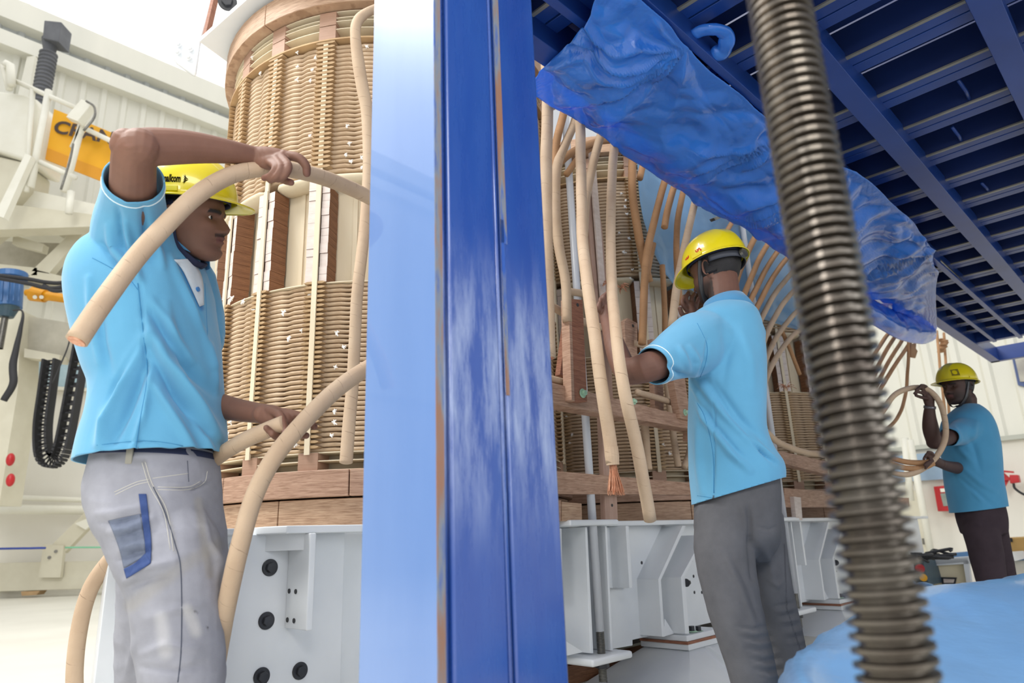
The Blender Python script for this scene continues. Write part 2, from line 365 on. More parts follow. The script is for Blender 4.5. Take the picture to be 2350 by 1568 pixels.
def tabmesh(name):
    b = MB()
    b.prism([Vector((R0 + .017, y, z)) for y, z in ((-.048, -.0015), (-.034, -.0058), (.034, -.0058), (.048, -.0015), (.048, .0015), (.034, .0058), (-.034, .0058), (-.048, .0015))], (-.07, 0, 0)); m = b.mesh(name, fix=True); m.materials.append(COILTAB); return m
mTAB = tabmesh('spacer_tab')
def ringmesh(name, r0, r1, z0, z1, n=120, mat=None, smooth=True):
    rows = []
    for i in range(n + 1):
        q = 2 * math.pi * i / n; c, s = math.cos(q), math.sin(q)
        rows.append([Vector((r * c, r * s, z)) for r, z in ((r0, z0), (r1, z0), (r1, z1), (r0, z1), (r0, z0))])
    b = MB(); b.grid(rows); m = b.mesh(name); 
    if mat: m.materials.append(mat)
    return m
mCORE = ringmesh('core', R0 - .115, R0 - .105, 0, 1, mat=CREAM)
mSHEET = ringmesh('sheet', R0 - .12, R0 + .004, -.002, .002, mat=CREAM)
mSHEETW = ringmesh('sheetw', R0 - .12, R0 + .02, -.004, .004, mat=TAN)
mBACK = ringmesh('coil_back', R0 - .075, R0 - .065, 0, 1, mat=P('coil_gap', '#8a6c4c', rough=.9))
def arcroll(name, z0, z1, pa, pb, mat):  # padded roll round the coil between two azimuths
    rows = []
    for i in range(9):
        q = pa + (pb - pa) * i / 8; e = .6 if i in (0, 8) else 1
        rows.append([Vector(((R0 - .045 + .055 * e * math.cos(a)) * math.cos(q), (R0 - .045 + .055 * e * math.cos(a)) * math.sin(q), (z0 + z1) / 2 + (z1 - z0) / 2 * e * math.sin(a))) for a in [2 * math.pi * k / 12 for k in range(12)]])
    b = MB(); b.grid(rows, closed=True); b.f.append(tuple(range(12))); b.uv.append(None); b.f.append(tuple(range(96, 108))[::-1]); b.uv.append(None); m = b.mesh(name, smooth=True, fix=True); m.materials.append(mat); return m
def blockmesh(name, w, d, h, two=True):
    b = MB().box((0, 0, 0), (d, w, h)); m = b.mesh(name); m.materials.append(WOODP); m.materials.append(WOODD)
    for p in m.polygons: p.material_index = 0 if (p.normal.x > .5) else 1
    return m
mBLK = [blockmesh('pillar_block', .036, .085, h - .0012) for h in (.048, .062, .036)]
mSB = blockmesh('spacer_block', .085, .10, 1)
for p in mSB.polygons: p.material_index = 0
mSB.materials[0] = WOOD
PH0 = math.radians(-100.3)
def knotmesh(k):
    rnd = random.Random(k); b = MB()
    b.tube(bez([(0, 0, -.010), (.006, .001, 0), (0, 0, .010)], 4), .0022, 6)
    for j in range(4):
        e = Vector((rnd.uniform(.003, .010), rnd.uniform(-.014, .014), rnd.uniform(-.014, .014))); b.tube(bez([(0.002, 0, 0), e * .6 + Vector((.004, 0, 0)), e], 3), [.0026] * 7, 5)
    b.ell((.004, 0, 0), (.004, .006, .005), seg=8, rings=6); m = b.mesh('knot', smooth=True); m.materials.append(STRING); return m
KN = [knotmesh(k) for k in range(4)]
def winding(cs, ct, label, full):
    A = ST(cs, ct, 0); root = thing('coil_winding', label, 'transformer winding', A, group=None)
    def at(z=0, ph=0., sc=1.): return Matrix.Translation(A + Vector((0, 0, z))) @ Matrix.Rotation(ph, 4, 'Z') @ Matrix.Diagonal((1, 1, sc, 1))
    rot = PH0 + math.pi / SEGC
    put('inner_barrel', mCORE, None, root, at(.9, 0, 2.45))
    put('coil_backing', mBACK, None, root, at(Z_LC[0], 0, Z_LC[1] - Z_LC[0])); put('coil_backing', mBACK, None, root, at(Z_UC[0], 0, Z_UC[1] - Z_UC[0]))
    tabs = []
    for (z0, z1), pit, m in ((Z_LC, PL, mDL), (Z_UC, PU, mDU)):
        n = int(round((z1 - z0) / pit))
        for i in range(n):
            put('coil_disc', m, None, root, at(z0 + pit * (i + .5), PH0 + (random.random() - .5) * .004))
            for k in range(SEGC): tabs.append((z0 + pit * (i + 1), k, pit))
    vis = (0, -1, -2, -3) if full else ()
    rest = MB(); tm = mTAB
    for z, k, pit in tabs:
        kk = k if k < 10 else k - 20
        ph = PH0 + kk * 2 * math.pi / SEGC + (random.random() - .5) * .004
        if kk in vis: put('spacer_tab', tm, None, root, at(z, ph, pit / .022))
        else:
            M = at(z, ph); b = [M @ v.co for v in tm.vertices]; rest.add(b, [tuple(p.vertices) for p in tm.polygons])
    rest.build('spacer_tab', COILTAB, root, kind='stuff', fix=False)
    for k in range(-6, 8):
        ph = PH0 + k * 2 * math.pi / SEGC
        for z0, z1, r in ((Z_LC[0] - .01, Z_LC[1] + .5, R0 + .016), (Z_UC[0] - .08, Z_UC[1] + .01, R0 + .011)):
            b = MB().box((0, 0, 0), (.008, .023, z1 - z0)); m = b.mesh('strip'); m.materials.append(CREAM)
            put('vertical_strip', m, None, root, at((z0 + z1) / 2, ph) @ Matrix.Translation((r, 0, 0)))
        # pillar of stacked blocks either side of the strip, mid section
        z = Z_LC[1] + .006; rnd = random.Random(k)
        for side in (-1, 1):
            z = Z_LC[1] + .006
            while z < Z_UC[0] - .075:
                q = rnd.choice((0, 1, 2)); h = (.048, .062, .036)[q]
                put('pillar_block', mBLK[q], None, root, at(z + h / 2, ph) @ Matrix.Translation((R0 - .034 + rnd.uniform(-.002, .002), side * .032, 0))); z += h
        for q, wdt in ((.5, .020), (.36, .10), (.64, .09)):
            b = MB().box((0, 0, 0), (.012, wdt, .56)); m = b.mesh('batten'); m.materials.append(CREAM)
            put('pressboard_batten', m, None, root, at(Z_LC[1] + .27, ph + q * 2 * math.pi / SEGC) @ Matrix.Translation((R0 - .095 + (.008 if q == .5 else 0), 0, 0)))
        m = arcroll('roll', Z_UC[0] - .052, Z_UC[0] - .004, .045 - math.pi / SEGC + .0, math.pi / SEGC - .045, CREAM)
        put('padded_roll', m, None, root, at(0, ph + math.pi / SEGC))
        for zz, hh in ((1.0225, .072), (3.07, .085), (3.155, .075)):
            put('spacer_block', mSB, None, root, at(zz, ph, hh) @ Matrix.Translation((R0 - .045, 0, 0)))
    for z in (.988, 1.025, 1.058, 3.03, 3.09, 3.135, 3.155, 3.19): put('end_sheet', mSHEET, None, root, at(z))
    put('end_sheet', mSHEETW, None, root, at(Z_UC[1] + .012)); put('end_sheet', mSHEET, None, root, at(Z_LC[1] + .004))
    # segmented wooden end rings
    for (z0, z1, r, n, mt, off) in ((.882, .985, R0 + .045, 10, WOOD, .20), (.768, .876, R0 + .02, 10, WOODT, -.12), (3.20, 3.33, R0 + .055, 10, WOODT, .26)):
        for k in range(n):
            a0 = PH0 + off + 2 * math.pi * k / n; a1 = a0 + 2 * math.pi / n - .004; am = (a0 + a1) / 2; ri = R0 - .28
            ps = []
            if z0 > 3:
                aa = [a0 + (a1 - a0) * j / 6 for j in range(7)]; outer = [(r * math.cos(a), r * math.sin(a)) for a in aa]; inner = [(ri * math.cos(a), ri * math.sin(a)) for a in aa[::-1]]
            else:
                aa = [a0 + (a1 - a0) * j / 4 for j in range(5)]; outer = [(r * math.cos(a), r * math.sin(a)) for a in aa]; inner = [(ri * math.cos(a1), ri * math.sin(a1)), (ri * math.cos(a0), ri * math.sin(a0))]
            ps = [A + Vector((x, y, z0)) for x, y in outer + inner]
            MB().prism(ps, (0, 0, z1 - z0)).build('ring_segment', mt, root, bevel=.004)
    return root, at
W1, at1 = winding(2.13, 3.026, 'paper wrapped coil winding left of the blue column behind the left worker', True)
Wd2, at2 = winding(4.13, 3.026, 'paper wrapped coil winding with pale blue film, behind the middle worker', False)
Wd3, at3 = winding(6.13, 3.026, 'farthest paper wrapped coil winding, between middle worker and threaded rod', False)
# string knots tied on discs, traced on the coil surface
def on_cyl(px, py, A, R):
    r = ray(px, py); o = -np.array([A[0], A[1]]); d = r[:2]; a = d @ d; b = 2 * o @ d; c = o @ o - R * R; D = b * b - 4 * a * c
    if D < 0: return None
    tt = (-b - math.sqrt(D)) / 2 / a; return Vector(O3 + r * tt)
def knots(root, A, pts):
    for k, (x, y) in enumerate(pts):
        p = on_cyl(x, y, A, R0 + .002)
        if p is None: continue
        ph = math.atan2(p.y - A.y, p.x - A.x)
        put('string_knot', KN[k % 4], None, root, Matrix.Translation(p) @ Matrix.Rotation(ph, 4, 'Z') @ Matrix.Rotation(random.uniform(-.6, .6), 4, 'X') @ Matrix.Scale(random.uniform(.9, 1.3), 4))
knots(W1, ST(2.13, 3.026, 0), [(581, 133), (541, 155), (530, 175), (598, 170), (683, 122), (724, 135), (683, 155), (716, 162), (683, 185), (712, 187), (797, 290), (711, 313), (802, 331), (793, 357), (830, 362), (804, 372), (838, 346), (830, 385), (535, 685), (560, 692), (585, 712), (480, 722), (652, 718), (710, 675), (693, 760), (663, 778), (773, 765), (788, 797), (770, 843), (767, 945), (767, 970), (760, 1000), (532, 970), (524, 997), (640, 1008), (678, 1020), (466, 215), (825, 150), (841, 108)])
knots(Wd2, ST(4.13, 3.026, 0), [(1425, 445), (1435, 460), (1433, 475), (1437, 492), (1420, 535), (1442, 548), (1430, 580), (1455, 582), (1300, 955), (1312, 998), (1290, 990), (1307, 1015), (1450, 620), (1445, 640), (1520, 1020), (1535, 1040)])
# ================================================================ lower clamp frame (white steel)
def plate(root, name, pts, t, th, mat=WHITE, bevel=.003, **kw):
    return MB().prism([PT(x, y, t) for x, y in pts], WV3 * th).build(name, mat, root, bevel=bevel, **kw)
SL = s_of(PT(236, 1400, 2.15))
LC = thing('steel_clamp', 'white painted steel lower clamp frame under the windings', 'steel frame', ST(1, 2.15, 0))
ZT = .762
MB().st(SL, 1.33, 2.15, 2.18, .16, ZT - .02).build('web_plate', WHITE, LC, bevel=.003)
MB().st(1.33, 2.62, 2.23, 2.26, .16, ZT - .02).build('web_plate', WHITE, LC, bevel=.003)
MB().st(2.62, 8.0, 2.16, 2.19, .20, ZT - .02).build('web_plate', WHITE, LC, bevel=.003)
MB().st(SL, .94, 2.02, 2.16, ZT - .022, ZT - .004).build('top_flange', WHITE, LC, bevel=.004)
MB().prism([ST(1.01, 2.10, ZT - .022), ST(1.05, 2.03, ZT - .022), ST(2.62, 2.03, ZT - .022), ST(2.62, 2.26, ZT - .022), ST(1.01, 2.20, ZT - .022)], (0, 0, .024)).build('top_flange', WHITE, LC, bevel=.004)
MB().st(2.62, 8.0, 2.06, 2.19, ZT - .022, ZT + .002).build('top_flange', WHITE, LC, bevel=.004)
sb = s_of(PT(710, 1300, 2.03))
zb = PT(710, 1446, 2.03).z
MB().st(sb - .01, sb + .012, 2.015, 2.15, zb, ZT - .022).build('stiffener', WHITE, LC, bevel=.004)
MB().prism([ST(sb - .09, 2.15, ZT - .022), ST(sb, 2.15, ZT - .022), ST(sb, 2.04, ZT - .022)], (0, 0, -.05)).build('gusset', WHITE, LC)
for x, y in ((664, 1357), (679, 1358), (660, 1423), (675, 1425)):
    p = PS(x, y, sb - .0105); MB().cyl(p, p - UV3 * .002, .0075, 14).build('bolt_hole', HOLE, LC)
MB().st(1.62, 1.64, 2.05, 2.23, .16, ZT - .022).build('stiffener', WHITE, LC, bevel=.004)
MB().st(.66, .68, 2.04, 2.15, .25, .60).build('stiffener', WHITE, LC, bevel=.004)
def hexbolt(p, nrm, R, root, mat=BLACK, washer=None, h=.5):
    nrm = Vector(nrm).normalized(); q = nrm.to_track_quat('Z', 'Y').to_matrix()
    b = MB(); b.tube([p, p + nrm * R * .12, p + nrm * R * .2], [R, R, R * .93], 28)
    o = b.build('bolt', washer or mat, root, smooth=False)
    c = [p + nrm * R * .18 + q @ Vector((R * .62 * math.cos(math.pi * k / 3 + .3), R * .62 * math.sin(math.pi * k / 3 + .3), 0)) for k in range(6)]
    MB().prism(c, nrm * R * h).build('bolt_head', mat, o, bevel=R * .06)
for x, y in ((619, 1303), (611, 1425), (600, 1553), (688, 1540)): hexbolt(PT(x, y, 2.149), -WV3, .026, LC)
for x, y in ((530, 1255), (526, 1298), (273, 1303)): hexbolt(PT(x, y, 2.149), -WV3, .011, LC, mat=WHITE)
# right hand bay, repeated under the next phase
def bay(ds):
    D = UV3 * ds
    def PTd(x, y, t): return PT(x, y, t) + D
    def rib(pts, t0=2.03, t1=2.17, name='stiffener'):
        MB().prism([PTd(x, y, t0) for x, y in pts], WV3 * (t1 - t0)).build(name, WHITE, LC, bevel=.002)
    rib([(1436, 1207), (1443, 1207), (1452, 1350), (1445, 1350)], 2.02, 2.24)
    rib([(1343, 1210), (1348, 1210), (1362, 1500), (1355, 1500)], 2.0, 2.24); rib([(1389, 1208), (1393, 1208), (1407, 1494), (1402, 1494)], 2.0, 2.24)
    rib([(1393, 1210), (1436, 1210), (1445, 1350), (1399, 1350)], 2.12, 2.14, 'cover_plate')
    rib([(1400, 1352), (1450, 1352), (1452, 1482), (1406, 1490)], 2.16, 2.24, 'cover_plate')
    rib([(1566, 1207), (1574, 1207), (1517, 1332), (1511, 1330)], 2.03); rib([(1511, 1330), (1517, 1330), (1526, 1462), (1520, 1462)], 2.03)
    rib([(1616, 1228), (1622, 1228), (1570, 1325), (1563, 1325)], 1.99); rib([(1563, 1325), (1572, 1325), (1582, 1455), (1573, 1455)], 1.99)
    rib([(1526, 1420), (1548, 1455), (1522, 1462)], 2.06, 2.17, 'gusset')
    rib([(1290, 1466), (1340, 1497), (1304, 1505), (1281, 1500)], 2.0, 2.24, 'gusset')
    rib([(1280, 1213), (1289, 1213), (1292, 1371), (1284, 1371)], 2.0, 2.24)
    for grp in ([(1473, 1292), (1489, 1292), (1477, 1333), (1492, 1333), (1480, 1374), (1496, 1374)], [(1540, 1290), (1529, 1330), (1544, 1330), (1531, 1369), (1547, 1369)], [(1588, 1286), (1604, 1286), (1592, 1323), (1607, 1323), (1594, 1360), (1611, 1360)]):
        for x, y in grp:
            p = PTd(x, y, 2.158); MB().cyl(p, p + WV3 * .004, .0085, 12).build('bolt_hole', HOLE, LC)
    for x, y in ((1321, 1306), (1337, 1306), (1323, 1352), (1339, 1352), (1326, 1400), (1341, 1400)):
        p = PTd(x, y, 2.228); MB().cyl(p, p + WV3 * .004, .0075, 12).build('bolt_hole', WHITEC, LC)
    for x, y in ((1407, 1297), (1423, 1297), (1409, 1340), (1425, 1340)):
        p = PTd(x, y, 2.118); MB().cyl(p, p + WV3 * .004, .009, 12).build('bolt_hole', HOLE, LC)
    hexbolt(PTd(1304, 1445, 2.228), -WV3, .028, LC, washer=GREEN)
    hexbolt(PTd(1575, 1338, 1.985), UV3, .02, LC, h=1.2)
    for x in (1588, 1603): hexbolt(PTd(x, 1448, 2.02) + Vector((0, 0, -.005)), (0, 0, 1), .026, LC, washer=GREEN, h=.9)
    # foot: flange, wooden shim, base flange, sloped pedestal
    sm = s_of(PTd(1590, 1460, 2.05)); zf = PT(1590, 1462, 2.0).z
    MB().st(sm - .17, sm + .17, 1.98, 2.26, zf - .012, zf + .016).build('foot_flange', WHITE, LC, bevel=.004)
    MB().st(sm - .175, sm + .175, 1.975, 2.26, zf - .024, zf - .012).build('shim', WOODR, LC)
    MB().st(sm - .17, sm + .17, 1.975, 2.26, zf - .052, zf - .024).build('foot_flange', WHITE, LC, bevel=.004)
    b = MB(); z1, z0 = zf - .052, .0
    b.hexa([ST(sm - .48, 1.80, z0), ST(sm + .48, 1.80, z0), ST(sm + .48, 2.4, z0), ST(sm - .48, 2.4, z0), ST(sm - .15, 1.99, z1), ST(sm + .15, 1.99, z1), ST(sm + .15, 2.25, z1), ST(sm - .15, 2.25, z1)])
    b.build('pedestal', WHITE, LC, bevel=.006)
    MB().hexa([ST(sm - .008, 1.72, 0), ST(sm + .008, 1.72, 0), ST(sm + .008, 1.82, 0), ST(sm - .008, 1.82, 0), ST(sm - .008, 1.96, z1), ST(sm + .008, 1.96, z1), ST(sm + .008, 2.0, z1), ST(sm - .008, 2.0, z1)]).build('pedestal_rib', WHITE, LC)
    zq = PT(1380, 1500, 2.0).z
    MB().st(s_of(PTd(1340, 1500, 2.0)) - .03, s_of(PTd(1423, 1500, 2.0)), 1.93, 2.24, zq - .03, zq).build('rod_shelf', WHITE, LC, bevel=.01)
    MB().st(s_of(PTd(1293, 1200, 2.0)), s_of(PTd(1405, 1200, 2.0)), 1.96, 2.10, ZT - .02, ZT + .006).build('rod_shelf', WHITE, LC, bevel=.008)
bay(0.); bay(2.0)
# tie rods: painted pipe through the shelves with a threaded end
def threaded(name, x, y, z0, z1, r, pitch, mat, parent=None, depth=.18, seg=20, rough=0., **kw):
    n = int((z1 - z0) / pitch * seg); b = MB(); rows = []
    cols = [(-.5, 0), (-.22, 1), (.10, 1), (.32, 0)]
    for i in range(n + 1):
        q = 2 * math.pi * i / seg; zz = z0 + pitch * i / seg
        rows.append([Vector((x + r * (1 - depth * (1 - h)) * math.cos(q), y + r * (1 - depth * (1 - h)) * math.sin(q), zz + a * pitch)) for a, h in cols + [(.5, 0)]])
    b.grid(rows); return b.build(name, mat, parent, smooth=False, fix=True, **kw)
for k, ds in enumerate((0., 2.0)):
    p = ST(2.515 + ds, 2.0, 0)
    tr = thing('tie_rod', ['grey tie pipe just right of the blue column running down to a threaded end', 'grey tie pipe standing between middle worker and threaded rod'][k], 'tie rod', p)
    MB().cyl(p + Vector((0, 0, .30)), p + Vector((0, 0, 3.1)), .019, 20).build('pipe', PIPE, tr, smooth=True)
    threaded('threaded_end', p.x, p.y, .10, .30, .0185, .006, STEEL, tr)
    c = [p + Vector((.032 * math.cos(a), .032 * math.sin(a), .155)) for a in [math.pi * j / 3 for j in range(6)]]
    MB().prism(c, (0, 0, .05)).build('nut', BLACK, tr, bevel=.003)
# bottom yoke and dark timber behind the feet
CY = thing('core_yoke', 'dark laminated core yoke low behind the white clamp frame', 'core', ST(4, 3, 0))
MB().st(1.5, 8, 2.5, 2.52, .1, .74).build('yoke_plate', P('core_dark', '#4d4742', '#3b3733', rough=.6), CY)
MB().st(1.5, 8, 2.52, 3.5, .1, .74).build('lamination', P('core_dark2', '#4d4742', '#3b3733', rough=.6), CY)
# timber skids visible under the frame
tb = MB().st(2.0, 3.9, 2.41, 2.49, .0, .09).build('timber_skid', WOODD, None, bevel=.004, label='timber skid lying on the floor under the white clamp frame', cat='timber')
# ================================================================ upper clamp (white, top left)
UC = thing('upper_clamp', 'white steel upper clamp above the left winding at top edge', 'steel frame', ST(1.2, 2.6, 3.35))
zu = 3.36
a = PZ(462, 92, zu); b = PZ(568, -2, zu)
q0 = a + (a - b) * .05; q1 = a + (b - a) * 2.2
MB().prism([q0, q1, q1 + UV3 * 1.8 + WV3 * .0, q0 + WV3 * .6 + UV3 * 1.8], (0, 0, .03)).build('bottom_plate', WHITE, UC, bevel=.003)
MB().prism([PY(385, -60, 3.35), PY(508, -60, 3.35), PY(462, 100, 3.35), PY(452, 172, 3.35), PY(408, 140, 3.35), PY(388, 110, 3.35)], (-.03, .04, 0)).build('side_plate', WHITE, UC, bevel=.02)
MB().prism([PY(497, -60, 3.33), PY(504, -60, 3.33), PY(469, 90, 3.33), PY(463, 88, 3.33)], (0, .05, 0)).build('wood_strip', WOODR, UC)
for x, y in ((410, 102), (437, 112), (408, 120), (433, 132)):
    hexbolt(PY(x, y, 3.34), (0, -1, 0), .02, UC, mat=WHITE)
hexbolt(PY(522, 4, 3.1), (.3, -1, -.4), .05, UC)
MB().prism([ST(1.7, 2.02, 3.335), ST(1.95, 2.0, 3.335), ST(1.95, 2.3, 3.335), ST(1.6, 2.3, 3.335)], (0, 0, .1)).build('wood_wedge', WOODT, UC)
# ================================================================ steel column
tC = .86; sC = .8075 * tC; YC = .714 * sC + .70 * tC; LW = .19 * YC * 1.0; LR = .2565 * YC
COL = thing('steel_column', 'big blue painted steel column with rusty edges standing in front of the winding', 'column', ST(sC, tC, 0))
ztop = 2.62
MB().st(sC, sC + .016, tC, tC + LW, 0, ztop).build('flange', COLSHEEN, COL, bevel=.002)
MB().st(sC - .0008, sC + .0155, tC - .0012, tC + .0, 0.02, ztop).build('flange_edge', RUST, COL)
MB().st(sC + .016, sC + .031, tC + .012, tC + .05, 0, ztop).build('weld_groove', COLB, COL)
MB().tube([ST(sC + .022, tC + .010, 0), ST(sC + .022, tC + .010, ztop)], .006, 10).build('weld_bead', COLB, COL, smooth=True)
x1 = sC + .031 + .118
MB().st(sC + .031, x1, tC + .0, tC + LW, 0, ztop).build('box_section', COLB, COL, bevel=.006)
MB().st(x1, x1 + .014, tC + .014, tC + LW, 0, ztop).build('weld_groove', COLB, COL)
MB().tube([ST(x1 + .003, tC + .003, 0), ST(x1 + .003, tC + .003, ztop)], .0045, 10).build('weld_bead', COLB, COL, smooth=True)
MB().st(x1 + .014, sC + LR + .012, tC + .0, tC + LW, 0, ztop).build('box_section', COLB, COL, bevel=.006)
bs = MB()
for z0, z1, ww in ((1.25, 2.4, .016), (.95, 1.3, .008), (1.9, 2.5, .022)):
    bs.st(x1 + .0142, x1 + .0142 + ww, tC - .0009, tC + .001, z0, z1)
bs.build('rust_run', RUST, COL)
# ================================================================ overhead work platform
PF = thing('work_platform', 'blue steel work platform seen from below at upper right', 'platform', ST(3, .7, 2.42))
zb0 = 2.42; S0, S1 = 1.02, 8.2; T0, T1 = -1.6, 1.43
def beam(s0, s1, t0, t1, z0, z1, name='main_beam', mat=NAVY, bevel=.003): return MB().st(s0, s1, t0, t1, z0, z1).build(name, mat, PF, bevel=bevel)
beam(S0, S1, .645, .735, zb0, zb0 + .11)            # beam A
beam(S0, S1, .965, 1.00, zb0, zb0 + .10)            # beam B
beam(S0, S1, .13, .22, zb0, zb0 + .11)              # beam E
beam(S0, S1, -.52, -.44, zb0, zb0 + .11)
beam(S0, 9.25, 1.34, 1.43, zb0, zb0 + .16, 'edge_beam')
beam(S0, 8.2, 1.18, 1.215, zb0 + .01, zb0 + .12)
beam(S1 - .08, S1, T0, 1.43, zb0 + .02, zb0 + .16, 'end_beam'); beam(S0, S0 + .08, T0, 1.43, zb0 + .02, zb0 + .16, 'end_beam')
beam(9.17, 9.25, .9, 1.43, zb0 + .0, zb0 + .16, 'end_beam')
k = 0; s = 2.63 - .368 * 4
while s < S1 - .2:
    MB().st(s, s + .016, T0, T1, 2.500, 2.507).build('joist_lip', GREYM, PF); MB().st(s + .004, s + .0138, T0, T1, 2.507, 2.64).build('joist', NAVYD, PF)
    MB().st(s + .014, s + .075, T0, T1, 2.505, 2.64).build('joist', NAVY, PF, bevel=.002)
    MB().st(s + .083, s + .145, T0, T1, 2.505, 2.64).build('joist', NAVY, PF, bevel=.002)
    MB().st(s + .02, s + .368, T0, T1, 2.645, 2.665).build('deck_plate', NAVYD, PF)
    MB().st(s + .235, s + .245, T0, T1, 2.61, 2.645).build('deck_fold', NAVYD, PF)
    s += .368; k += 1
for (x0, y0, x1_, y1) in ((2199, 184, 2228, 236), (2185, 292, 2210, 335), (2252, 420, 2270, 445)):
    MB().tube([PZ(x0, y0, 2.52), PZ((x0 + x1_) / 2 + 4, (y0 + y1) / 2, 2.515), PZ(x1_, y1, 2.52)], .008, 8).build('strut', NAVY, PF, smooth=True)
MB().tube([PZ(2153, 599, 2.45), PZ(2322, 758, 2.45)], .02, 10).build('conduit', STEEL, PF, smooth=True)
# ================================================================ threaded spindle, right foreground
rp = (.297, .60)
SPN = thing('threaded_spindle', 'thick greasy threaded steel spindle upright in the right foreground', 'spindle', (rp[0], rp[1], 0))
threaded('thread', rp[0], rp[1], .02, 2.5, .0315, .0107, ROD, SPN, depth=.24, seg=40)
MB().cyl((rp[0], rp[1], 0), (rp[0], rp[1], 2.5), .0236, 32).build('shaft_core', ROD, SPN, smooth=True)
MB().tube([(rp[0], rp[1], 0), (rp[0], rp[1], .03)], .07, 32).build('foot', ROD, SPN)
# ================================================================ crane gantry and machine, far left
def pp(root, name, pts, Y, d=.12, mat=CREAMM, **kw): return MB().prism([PY(x, y, Y) for x, y in pts], (0, d, 0)).build(name, mat, root, **kw)
def pt_(root, name, pts, Y, r, mat=WHITEC, **kw): return MB().tube([PY(x, y, Y) for x, y in pts], r, 10).build(name, mat, root, smooth=True, **kw)
GA = thing('crane_gantry', 'cream steel crane gantry with railing and frames behind the left worker', 'crane', PY(110, 1300, 12.))
pp(GA, 'end_carriage', [(-90, 425), (-40, 412), (262, 478), (262, 512), (-90, 500)], 11, 1.0, WHITEC)
pp(GA, 'under_frame', [(-90, 455), (210, 492), (212, 520), (-90, 530)], 10.8, .3)
for q in ([(-60, 560), (-20, 560), (95, 470), (62, 462)], [(72, 622), (112, 628), (205, 520), (190, 508)], [(85, 620), (200, 648), (205, 668), (60, 640)], [(-60, 600), (85, 615), (85, 632), (-60, 630)], [(130, 475), (160, 480), (165, 520), (135, 540)], [(30, 540), (100, 560), (96, 578), (28, 560)]):
    pp(GA, 'bracket', q, 11.4, .15)
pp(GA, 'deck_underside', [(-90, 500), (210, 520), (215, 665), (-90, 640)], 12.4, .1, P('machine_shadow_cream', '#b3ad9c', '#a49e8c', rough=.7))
pp(GA, 'upright', [(-80, 690), (48, 712), (40, 900), (-2, 1160), (-90, 1160)], 11, .5, CREAMM)
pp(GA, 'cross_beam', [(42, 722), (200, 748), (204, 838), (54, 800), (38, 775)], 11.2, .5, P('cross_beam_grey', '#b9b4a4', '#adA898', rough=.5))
pp(GA, 'chain_plate', [(56, 800), (138, 815), (134, 830), (55, 820)], 11.0, .25, CREAMM)
for (a, b) in (((26, 182), (206, 262)), ((92, 372), (174, 408)), ((188, 292), (300, 345)), ((75, 205), (60, 440))): pt_(GA, 'guard_rail', [a, b], 10.5, .045)
for (a, b) in (((112, 208), (70, 430)), ((192, 268), (148, 440)), ((163, 440), (158, 490)), ((8, 150), (22, 205)), ((208, 250), (168, 340))): pt_(GA, 'rail_post', [a, b], 10.5, .06)
pt_(GA, 'rail_cap', [(10, 152), (16, 146), (24, 150), (26, 196)], 10.4, .07)
pp(GA, 'junction_box', [(186, 228), (212, 236), (178, 278), (152, 268)], 10.2, .15, WHITEC)
MB().tube(bez([PY(198, 232, 10.1), PY(216, 245, 10.1), PY(216, 270, 10.1), PY(192, 300, 10.1)], 5), .02, 8).build('conduit', STEEL, GA, smooth=True)
MB().tube(bez([PY(168, 330, 10.2), PY(160, 370, 10.2), PY(140, 435, 10.2)], 5), .018, 8).build('conduit', STEEL, GA, smooth=True)
pp(GA, 'cladding_box', [(-60, -40), (70, 10), (70, 70), (100, 130), (-60, 110)], 12.5, .3, WHITEC)
pp(GA, 'mast', [(62, 130), (80, 128), (60, 250), (36, 240)], 12.2, .4, WHITEC)
pp(GA, 'mast', [(110, 45), (142, 60), (138, 320), (92, 300)], 13.0, .3, WHITEC)
EN = thing('equipment_cabinet', 'white rounded equipment cabinet on the gantry at the left edge', 'cabinet', PY(40, 370, 10.6))
pp(EN, 'housing', [(-60, 200), (55, 215), (80, 225), (92, 250), (88, 300), (72, 372), (-60, 330)], 10.6, .8, WHITEC, bevel=.06)
pp(EN, 'lower_housing', [(-60, 345), (58, 372), (50, 425), (10, 470), (-60, 500)], 10.7, .7, CREAMM, bevel=.04)
pp(EN, 'ladder_rail', [(58, 352), (72, 358), (8, 500), (-12, 492)], 10.3, .12, WHITEC)
def bellows(name, a, b, r, n, mat, parent=None, **kw):
    a, b = Vector(a), Vector(b); pts = []; rr = []
    for i in range(n * 4 + 1):
        pts.append(a.lerp(b, i / (n * 4))); rr.append(r * (1.0 if i % 4 in (1, 2) else .84))
    return MB().tube(pts, rr, 20).build(name, mat, parent, **kw)
BE = thing('bellows_strut', 'grey ribbed rubber bellows with square head high on the left', 'bellows', PY(80, 400, 11.7))
bellows('bellows', PY(112, 122, 11.7), PY(58, 420, 11.7), .165, 34, BELLOW, BE)
pp(BE, 'head', [(101, 46), (141, 50), (134, 96), (97, 88)], 11.5, .35, BELLOW, bevel=.02)
MB().tube([PY(116, 92, 11.7), PY(113, 124, 11.7)], [.16, .10], 16).build('neck', BELLOW, BE)
def text(name, body, size, M, mat, parent, ext=.002, sx=1., bold=0.):
    cu = bpy.data.curves.new('t', 'FONT'); cu.body = body; cu.size = size; cu.extrude = ext; cu.align_x = 'LEFT'; cu.align_y = 'CENTER'; cu.offset = bold; cu.resolution_u = 4
    o = bpy.data.objects.new('t', cu); C.objects.link(o); dg = bpy.context.evaluated_depsgraph_get(); dg.update()
    m = bpy.data.meshes.new_from_object(o.evaluated_get(dg)); bpy.data.objects.remove(o); m.transform(Matrix.Diagonal((sx, 1, 1, 1))); m.materials.clear()
    return put(name, m, mat, parent, M)
SG = thing('crane_sign', 'yellow sign with dark lettering fixed to the gantry railing', 'sign', PY(190, 330, 10.8))
